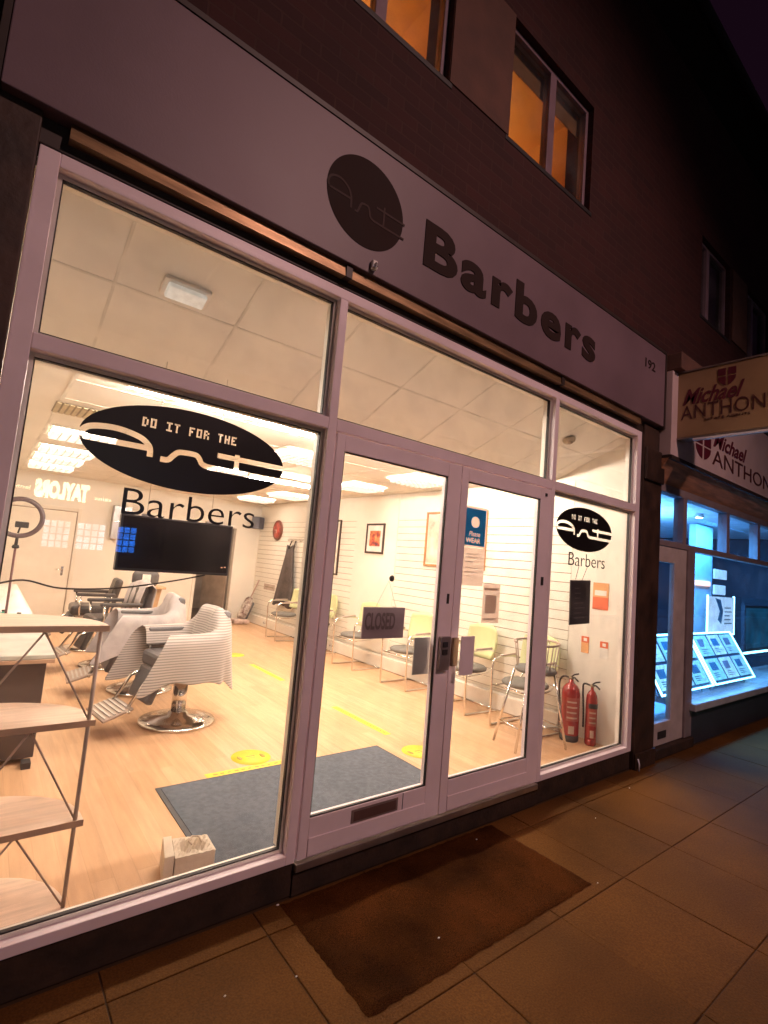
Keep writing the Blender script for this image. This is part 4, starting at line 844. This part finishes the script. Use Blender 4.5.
# ================================================================== BARBER CHAIRS
def make_barber(cape, back_m):
    t = thing('barber_chair', 'x', 'barber chair', (0, 0, 0), 'barber chairs in a row on the left')    # faces -x
    MB().lathe([(.30, 0), (.315, .008), (.31, .022), (.22, .04), (.09, .06), (.075, .09)], 40).build('base_plate', 'chrome', t)
    MB().lathe([(.06, .09), (.06, .34), (.045, .342), (.045, .42)], 24).build('column', 'chrome', t)
    MB().tube([(.02, .06, .30), (.02, .22, .26), (.05, .27, .24)], .009, 8).build('pump_lever', 'chrome', t)
    B(-.22, .22, -.22, .22, .42, .47).build('seat_pan', 'rod', t, bevel=.01)
    B(-.28, .22, -.24, .24, .472, .60).build('seat_cushion', back_m, t, bevel=.035)
    Mb_ = Matrix.Translation((.19, 0, .56)) @ Matrix.Rotation(math.radians(12), 4, 'Y')
    MB().box(-.05, .05, -.195, .195, .0, .42, M=Mb_).build('backrest', back_m, t, bevel=.04)
    for s in (-1, 1):
        n = MB(); n.box(-.24, .22, s*.272-.035, s*.272+.035, .735, .778); n.build('armrest', back_m, t, bevel=.015)
        MB().tube([(-.20, s*.29, .745), (-.18, s*.28, .46)], .014, 8).tube([(.18, s*.29, .745), (.16, s*.28, .46)], .014, 8).tube([(-.22, s*.28, .46), (.2, s*.28, .46)], .014, 8).build('arm_bracket', 'chrome', t)
        MB().tube([(-.25, s*.16, .46), (-.38, s*.15, .40), (-.50, s*.15, .20)], .013, 8).build('footrest_arm', 'chrome', t)
    Mf = Matrix.Translation((-.55, 0, .18)) @ Matrix.Rotation(math.radians(-18), 4, 'Y')
    n = MB().box(-.13, .10, -.20, .20, 0, .018, M=Mf).build('foot_plate', 'rod', t, bevel=.006)
    k = MB()
    for q in range(6): k.box(-.11+q*.035, -.095+q*.035, -.18, .18, .019, .026, M=Mf)
    k.build('foot_tread', 'brushed', n)
    Ml = Matrix.Translation((-.30, 0, .36)) @ Matrix.Rotation(math.radians(20), 4, 'Y'); MB().box(-.03, .03, -.2, .2, -.14, .12, M=Ml).build('calf_pad', back_m, t, bevel=.02)
    MB().tube([(-.50, -.21, .20), (-.50, .21, .20)], .012, 8).build('foot_bar', 'chrome', t)
    if cape:
        # U-shaped drape over both arms and the back
        path = smoothpath([(-.30, -.325), (-.10, -.33), (.10, -.328), (.22, -.28), (.305, -.16), (.33, 0), (.305, .16), (.22, .28), (.10, .328), (-.10, .33), (-.30, .325)], 6)
        rows = []; n_ = len(path)
        for i, (x, y) in enumerate(path):
            u = i/(n_-1); b = min(1, 1.5*math.exp(-((u-.5)/.165)**2)); rim = .812+.21*b; ft = math.sin(u*61)*.5+math.sin(u*37+1)*.5
            inx, iny = x*.80-.02, y*.72
            hem = .36-.03*ft+.05*math.sin(u*11)-.02*b
            if u < .13 or u > .87: hem += .0
            row = []
            row.append((inx-.12*b, iny*.95, .62+.06*b)); row.append((inx-.07*b, iny, rim-.05)); row.append(((inx+x)/2-.06*b, (iny+y)/2, rim))
            nxp = Vector((x, y, 0)).normalized()
            for k in range(1, 10):
                v = k/9; z = rim-.02-(rim-.02-hem)*v; fl = (.012+.05*v*b+.03*v)+.022*ft*v*v
                row.append((x-.20*max(0, 1-min(u, 1-u)/.2)*v+nxp.x*fl-.01*b*(1-v), y+nxp.y*fl, z))
            rows.append(row)
        MB().grid(rows).build('draped_cape', cape, t, solid=.004, sub=1)
    return t
c1 = make_barber('cape', 'leather'); c1.location = (0, 2.42, ZF); c1.rotation_euler = (0, 0, math.radians(8)); c1['label'] = 'nearest barber chair, draped in a grey and white striped cape'
c2 = copy_tree(c1); c2.location = (-.05, 3.55, ZF); c2.rotation_euler = (0, 0, math.radians(-4)); c2['label'] = 'second barber chair under a pale cape, behind the nearest striped one'
for q in c2.children:
    if q.name.startswith('draped'):
        q.data = q.data.copy(); q.data.materials[0] = K['cape2']
c3 = make_barber(None, 'bleather'); c3.location = (-.15, 4.75, ZF); c3.rotation_euler = (0, 0, math.radians(6)); c3['label'] = 'third barber chair, dark arms with a grey cloth over its backrest'
Mb_ = Matrix.Translation((.22, 0, .56)) @ Matrix.Rotation(math.radians(12), 4, 'Y')
rows = []
for i in range(15):
    u = i/14*2-1; row = []
    for v, xx in ((.10, -.075), (.30, -.08), (.45, -.07), (.49, 0.0), (.45, .075), (.25, .09), (.0, .10), (-.05, .11)):
        p = Mb_ @ Vector((xx*(1+.08*math.sin(u*9)), u*.27*(1+.06*(v < .2)), v+.012*math.cos(u*3)-.03*u*u)); row.append((p.x-.15, p.y+4.75, p.z+ZF))
    rows.append(row)
cc = MB().grid(rows); 
o = cc.build('draped_cloth', 'cape2', c3, solid=.006)
c4 = copy_tree(c3); c4.location = (-.20, 5.9, ZF); c4.rotation_euler = (0, 0, math.radians(-3)); c4['label'] = 'farthest barber chair, all black with nothing draped over it'
for q in list(c4.children):
    if q.name.startswith('draped'): bpy.data.objects.remove(q)

# ================================================================== LEFT COUNTER, SHELF UNIT, RING LIGHT
t = thing('styling_counter', 'grey topped counter with dark front along the left wall', 'counter', (-1.4, 4.3, ZF))
B(XL+.002, -1.03, 1.90, 7.4, .735, .765).build('counter_top', 'desktop', t, bevel=.006); B(XL+.002, -1.035, 1.885, 7.4, .712, .7345).build('edge_band', 'shelfedge', t)
n = MB(); n.box(XL+.002, -1.075, 1.93, 3.0, ZF+.04, .711); n.box(XL+.002, -1.45, 3.0, 7.38, ZF+.04, .711); n.build('cupboard', 'deskbody', t, bevel=.004); B(-1.14, -1.09, 1.84, 1.925, ZF, ZF+.038).build('foot', 'gasket', t)
t = thing('white_towels', 'crumpled white towels heaped on the left counter', 'towels', (-1.25, 3.6, .766))
rows = []
for i in range(15):
    row = []
    for j in range(13):
        u, v = i/14*2-1, j/12*2-1; e_ = max(0, 1-(u*u+v*v)*.8); row.append((-1.27+.20*u, 3.75+.55*v, .770+.20*e_**.6*(1+.3*math.sin(5*u+3*v))*(.6+.4*math.cos(v*5))))
    rows.append(row)
MB().grid(rows).build('towel', 'clothw', t, solid=.004)
for k, (x, y, m_, l, hh_) in enumerate(((-1.36, 3.2, 'blueb', 'blue bottle on the counter beside the ring light pole', .17), (-1.30, 3.3, 'greenb', 'green bottle between the blue and pink bottles on the counter', .12), (-1.20, 3.12, 'pinkb', 'small pink bottle on the counter right of the ring light pole', .12))):
    t = thing('bottle', l, 'bottle', (x, y, .766), 'bottles on the left counter')
    MB().lathe([(.03, 0), (.034, .01), (.034, hh_*.7), (.014, hh_*.85), (.013, hh_*.9)], 18, (x, y, .767)).build('body', m_, t); MB().lathe([(.016, hh_*.9), (.016, hh_)], 14, (x, y, .7675)).build('cap', 'gasket', t)
t = thing('ring_light', 'dark ring light with phone clamp on a thin pole over the left counter', 'ring light', (-1.30, 3.0, .766))
ring = [(-1.303+.158*math.cos(q*2*PI/48), 3.0, 1.69+.155*math.sin(q*2*PI/48)) for q in range(49)]
MB().tube(ring, .020, 12, cap=False).build('ring', mat('dark_ring_plastic', (.11, .075, .08), .35), t)
MB().tube([(-1.30, 3.0, 1.535), (-1.302, 3.0, 1.46)], .012, 8).tube([(-1.30, 3.0, 1.56), (-1.29, 2.98, 1.62)], .007, 8).build('neck', 'gasket', t); B(-1.33, -1.235, 2.965, 2.985, 1.605, 1.655).build('phone_clamp', 'gasket', t, bevel=.006)
MB().lathe([(.02, 0), (.028, .01), (.02, .03)], 16, (-1.302, 3.0, 1.43)).build('knob', 'gasket', t); MB().tube([(-1.302, 3.0, 1.43), (-1.296, 3.0, .775)], .009, 8).build('pole', mat('maroon_pole', (.16, .07, .07), .4), t)
n = MB()
for q in range(3): n.tube([(-1.296, 3.0, .82), (-1.296+.10*math.cos(q*2.1+.5), 3.0+.10*math.sin(q*2.1+.5), .772)], .006, 8)
n.build('leg', 'gasket', t)

t = thing('half_moon_shelf', 'four tier folding shelf unit with half moon wooden shelves close to the left window', 'shelf unit', (-1.45, .3, ZF))
XCn = -1.52; YS = .245
for k, (z, hw) in enumerate(((1.205, .475), (.814, .470), (.413, .475), (.075, .455))):
    pts = []
    n_ = 28
    for q in range(n_+1):
        a = PI*q/n_; pts.append((XCn+hw*math.cos(a)*1.0, YS+.40*math.sin(a)**.8, z-.022))
    so = MB().prism(pts, (0, 0, .022)).build('shelf', 'shelf', t, bevel=.003)
    MB().box(XCn-hw, XCn+hw, YS-.004, YS-.0004, z-.024, z+.001).build('edge_band', 'shelfedge', so)
PX = -1.075
for x in (PX, 2*XCn-PX): MB().tube([(x, YS+.012, ZF), (x, YS+.012, 1.205)], .0085, 10).build('post', 'rod', t)
MB().tube([(XCn, YS+.36, ZF), (XCn, YS+.36, 1.2)], .0085, 10).build('post', 'rod', t)
for (za, zb_) in ((1.18, .82), (.79, .42), (.39, .08)):
    n = MB()
    for s in (-1, 1):
        n.tube([(XCn+s*.245, YS+.02, za), (XCn+s*.44, YS+.02, zb_)], .0042, 6); n.tube([(XCn+s*.245, YS+.02, za), (XCn+s*.02, YS+.024, zb_)], .0042, 6)
    n.build('brace_wire', 'rod', t)

# television + cable
t = thing('television', 'flat black television hung on wires behind the left window', 'television', (-.615, .92, 1.41))
B(-.937, -.294, .90, .945, 1.408, 1.722).build('casing', 'black', t, bevel=.005); B(-.925, -.306, .8965, .8995, 1.424, 1.711).build('screen', 'screen', t)
n = MB(); n.tube([(-.80, .93, 1.72), (-.80, .93, 2.655)], .002, 6); n.tube([(-.43, .93, 1.72), (-.43, .93, 2.655)], .002, 6); n.build('hanging_wire', 'brushed', t)
n = MB(); n.box(-.83, -.77, .91, .94, 1.7225, 1.735); n.box(-.46, -.40, .91, .94, 1.7225, 1.735); n.build('bracket', 'brushed', t)
n = MB(); n.box(-.345, -.335, .8955, .8964, 1.455, 1.461); n.box(-.325, -.315, .8955, .8964, 1.458, 1.463); n.build('standby_light', emat('standby_led', (1, .4, .15), 1.5), t)
cab = smoothpath([(-.43, .92, 1.405), (-.62, .92, 1.36), (-.90, .90, 1.312), (-1.17, .90, 1.300), (-1.34, .90, 1.335), (-1.50, .90, 1.30), (-1.745, .90, 1.29)], 6)
tag(MB().tube(cab, .0045, 8).build('power_cable', 'gasket', loc=(-1.1, .9, 1.3)), 'thin black cable running from the television to the left wall', 'cable')

# mats, tape, stickers on the floor
t = thing('entrance_mat', 'long blue grey mat on the wooden floor inside the doors', 'mat', (.39, .65, ZF)); B(-.455, 1.245, .165, 1.175, ZF+.001, ZF+.010).build('pile', 'imat', t, bevel=.003)
n = MB(); n.box(-.482, -.4555, .14, 1.20, ZF+.001, ZF+.006); n.box(1.2455, 1.272, .14, 1.20, ZF+.001, ZF+.006); n.box(-.455, 1.245, 1.1755, 1.20, ZF+.001, ZF+.006); n.box(-.455, 1.245, .14, .1645, ZF+.001, ZF+.006); n.build('rubber_edge', 'matedge', t)
cm = thing('doormat', 'large worn brown coir mat on the paving outside the doors', 'mat', (.52, -.37, PZ))
rows = []
for i in range(61):
    row = []
    for j in range(31):
        x = -.23+1.495*i/60; y = -.715+.69*j/30
        e_ = (.004 if i in (0, 60) else 0); x += random.uniform(-e_, e_); y += (random.uniform(-.005, .005) if j in (0, 30) else 0)
        z = PZ+.012+.0035*math.sin(i*.33+j*.2)*math.cos(j*.41)+random.uniform(-.0015, .0015)
        if i in (0, 60) or j in (0, 30): z = PZ+.0025
        row.append((x, y, z))
    rows.append(row)
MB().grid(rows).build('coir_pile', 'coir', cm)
t = thing('floor_tape', 'yellow printed tape along the far edge of the grey mat', 'floor tape', (.2, 1.25, ZF), 'yellow floor markings'); B(-.15, .62, 1.205, 1.275, ZF+.0006, ZF+.0016).build('strip', 'yellow', t); n = MB()
for k in range(14): n.box(-.10+k*.05, -.07+k*.05-.004*(k % 3), 1.232, 1.248, ZF+.0018, ZF+.0022)
n.build('print', 'yink', t)
for k, (x, y, l) in enumerate(((.25, 1.42, 'round yellow floor sticker with two footprints beyond the grey mat'), (1.52, .95, 'round yellow floor sticker at the right end of the grey mat'))):
    t = thing('floor_sticker', l, 'floor sticker', (x, y, ZF), 'round yellow floor stickers'); MB().lathe([(.145, .0006), (.145, .0016)], 40, (x, y, ZF)).build('disc', 'yellow', t); n = MB()
    for s in (-1, 1): n.lathe([(.03, .0018), (.03, .0022)], 16, (x+s*.085, y-.01*s, ZF), sx=.55, sy=1.2)
    n.box(x-.035, x+.035, y+.01, y+.022, ZF+.0018, ZF+.0022); n.box(x-.03, x+.03, y-.022, y-.01, ZF+.0018, ZF+.0022); n.build('print', 'yink', t)
for (y0_, y1_, l) in ((1.38, 2.28, 'nearest yellow tape strip in the middle of the wooden floor'), (3.43, 4.35, 'second yellow tape strip farther along the wooden floor')):
    t = thing('floor_tape', l, 'floor tape', (1.54, (y0_+y1_)/2, ZF), 'yellow floor markings'); B(1.505, 1.575, y0_, y1_, ZF+.0006, ZF+.0016).build('strip', 'yellow', t); n = MB()
    for k in range(16): n.box(1.532, 1.548, y0_+.05+k*.05, y0_+.08+k*.05, ZF+.0018, ZF+.0022)
    n.build('print', 'yink', t)
t = thing('floor_sticker', 'farthest round yellow floor sticker near the back of the shop', 'floor sticker', (1.56, 5.0, ZF), 'round yellow floor stickers'); MB().lathe([(.145, .0006), (.145, .0016)], 40, (1.56, 5.0, ZF)).build('disc', 'yellow', t)
# paper bag
t = thing('paper_bag', 'cream paper bag standing on the floor against the left window', 'bag', (-.55, .29, ZF))
MBg = [(-.652, .222), (-.470, .208), (-.462, .352), (-.618, .392)]
n = MB(); P = []
for zz, sc in ((ZF+.0015, .98), (.09, 1.01), (.13, .99), (.160, 1.0)):
    for (x, y) in MBg: P.append((-.55+(x+.55)*sc, .29+(y-.29)*sc, zz))
fs = [(0, 3, 2, 1)]+[(l*4+i, l*4+(i+1) % 4, l*4+4+(i+1) % 4, l*4+4+i) for l in range(3) for i in range(4)]
n.add(P, fs); n.build('body', 'paper', t, bevel=.004)
rows = []
for i in range(13):
    row = []
    for j in range(11):
        u, v = i/12, j/10; a = Vector(MBg[0]).lerp(Vector(MBg[1]), u); b = Vector(MBg[3]).lerp(Vector(MBg[2]), u); p = a.lerp(b, v)
        e_ = min(u, 1-u, v, 1-v)*4; row.append((p.x, p.y, .1615+min(1, e_)*.012*math.sin(i*1.7+j*2.3)+.004*math.sin(i*3.1)))
    rows.append(row)
MB().grid(rows, smooth=False).build('crumpled_top', 'paper', t, solid=.001)
MB().prism([(-.700, .225, ZF+.002), (-.657, .222, ZF+.002), (-.624, .392, ZF+.002), (-.662, .40, ZF+.002)], (0, 0, .125)).build('side_fold', 'paper', t, bevel=.003)
MB().tube([(-.56, .28, .172), (-.575, .29, .186), (-.55, .32, .190), (-.52, .31, .186), (-.515, .28, .174)], .004, 6).build('string_handle', 'papersh', t)

# litter specks on the pavement
for k, (x, y, l) in enumerate(((-.24, -.02, 'white scrap by the mat corner near the left window'), (-.36, -.42, 'white speck of litter left of the doormat'), (-.62, -.36, 'tiny white speck of litter near the left paving joint'), (1.02, -.12, 'white speck of litter beside the doors'), (1.30, -.73, 'pale speck at the outer corner of the doormat'), (.25, -.58, 'white speck lying on the doormat'), (2.75, -.2, 'white speck on the paving by the dark pilaster'), (2.0, -.33, 'pale crumb on the paving right of the doormat'))):
    z = PZ+(.016 if 0 < x < 1.2 and y < -.1 else .002)
    n = MB(); r = .0035+.003*random.random(); n.lathe([(r*.5, 0), (r, .002), (r*.6, .005)], 7, (x, y, z), sx=1.4, sy=.8)
    tag(n.build('litter_scrap', 'whitev', loc=(x, y, z)), l, 'litter', 'scraps of litter on the pavement')

# ================================================================== ACROSS THE STREET (seen mirrored in the glass)
fb = thing('far_terrace', 'dark terrace with a lit shop sign across the street, mirrored in the left window', 'building', (0, -14.2, PZ))
B(-30, 40, -16, -14.2, PZ, 7.5).build('wall', 'farwall', fb); n = MB(); n.prism([(-30, -13.9, 7.5), (-30, -18, 10.5), (-30, -22, 7.5)], (70, 0, 0)); n.build('roof', 'slate', fb)
fs_ = thing('lit_shop_sign', 'row of glowing cream capitals across the street, mirrored in the left window', 'shop sign', (0, -14.1, 2.5))
B(-2.3, 2.2, -14.19, -14.15, 2.35, 3.2).build('board', 'farwall', fs_)
textmesh('lettering', 'TAYLORS', (1.28, .50), (.66, -14.149, 2.53), OX, 'farsign', fs_, depth=.01, bold=.07)
textmesh('small_lettering', 'sales', (.42, .11), (1.24, -14.149, 2.64), OX, 'farsign', fs_, depth=.01); textmesh('small_lettering', 'lettings', (.50, .13), (-.72, -14.149, 2.68), OX, 'farsign', fs_, depth=.01)
n = MB(); n2 = MB()
for (x0, x1, m_) in ((-.30, .34, n), (.50, 1.21, n), (1.52, 2.04, n2)):
    c = 4 if m_ is n else 3
    for i in range(c):
        for j in range(4):
            wx = (x1-x0)/c; m_.box(x0+i*wx+.02, x0+(i+1)*wx-.02, -14.199, -14.15, 1.22+j*.19, 1.38+j*.19)
n.build('window_card', 'farcard', fs_); n2.build('blue_window_card', 'farblue', fs_)

# street lamp across the road
l = bpy.data.lights.new('road_lamp', 'SPOT'); l.energy = STREET_W; l.color = STREET_COL; l.shadow_soft_size = .2; l.spot_size = math.radians(96); l.spot_blend = 1.0
LP = Vector((1.9, -6.2, 7.5)); o = bpy.data.objects.new('road_lamp', l); COL.objects.link(o); o.location = LP; o.rotation_euler = (Vector((1.4, -.3, .2))-LP).to_track_quat('-Z', 'Y').to_euler()
t = thing('street_lamp', 'tall street lamp on the far side of the road', 'street lamp', (1.9, -10.7, PZ))
MB().lathe([(.09, 0), (.08, .9), (.05, 1.0), (.04, 7.9)], 16, (1.9, -10.7, PZ)).build('pole', 'gutter', t); MB().tube([(1.9, -10.7, 7.8), (1.9, -9.4, 8.05), (1.9, -6.4, 8.05)], .035, 8).build('arm', 'gutter', t); B(1.7, 2.1, -6.8, -5.9, 7.9, 8.0).build('lamp_head', 'gutter', t, bevel=.02)
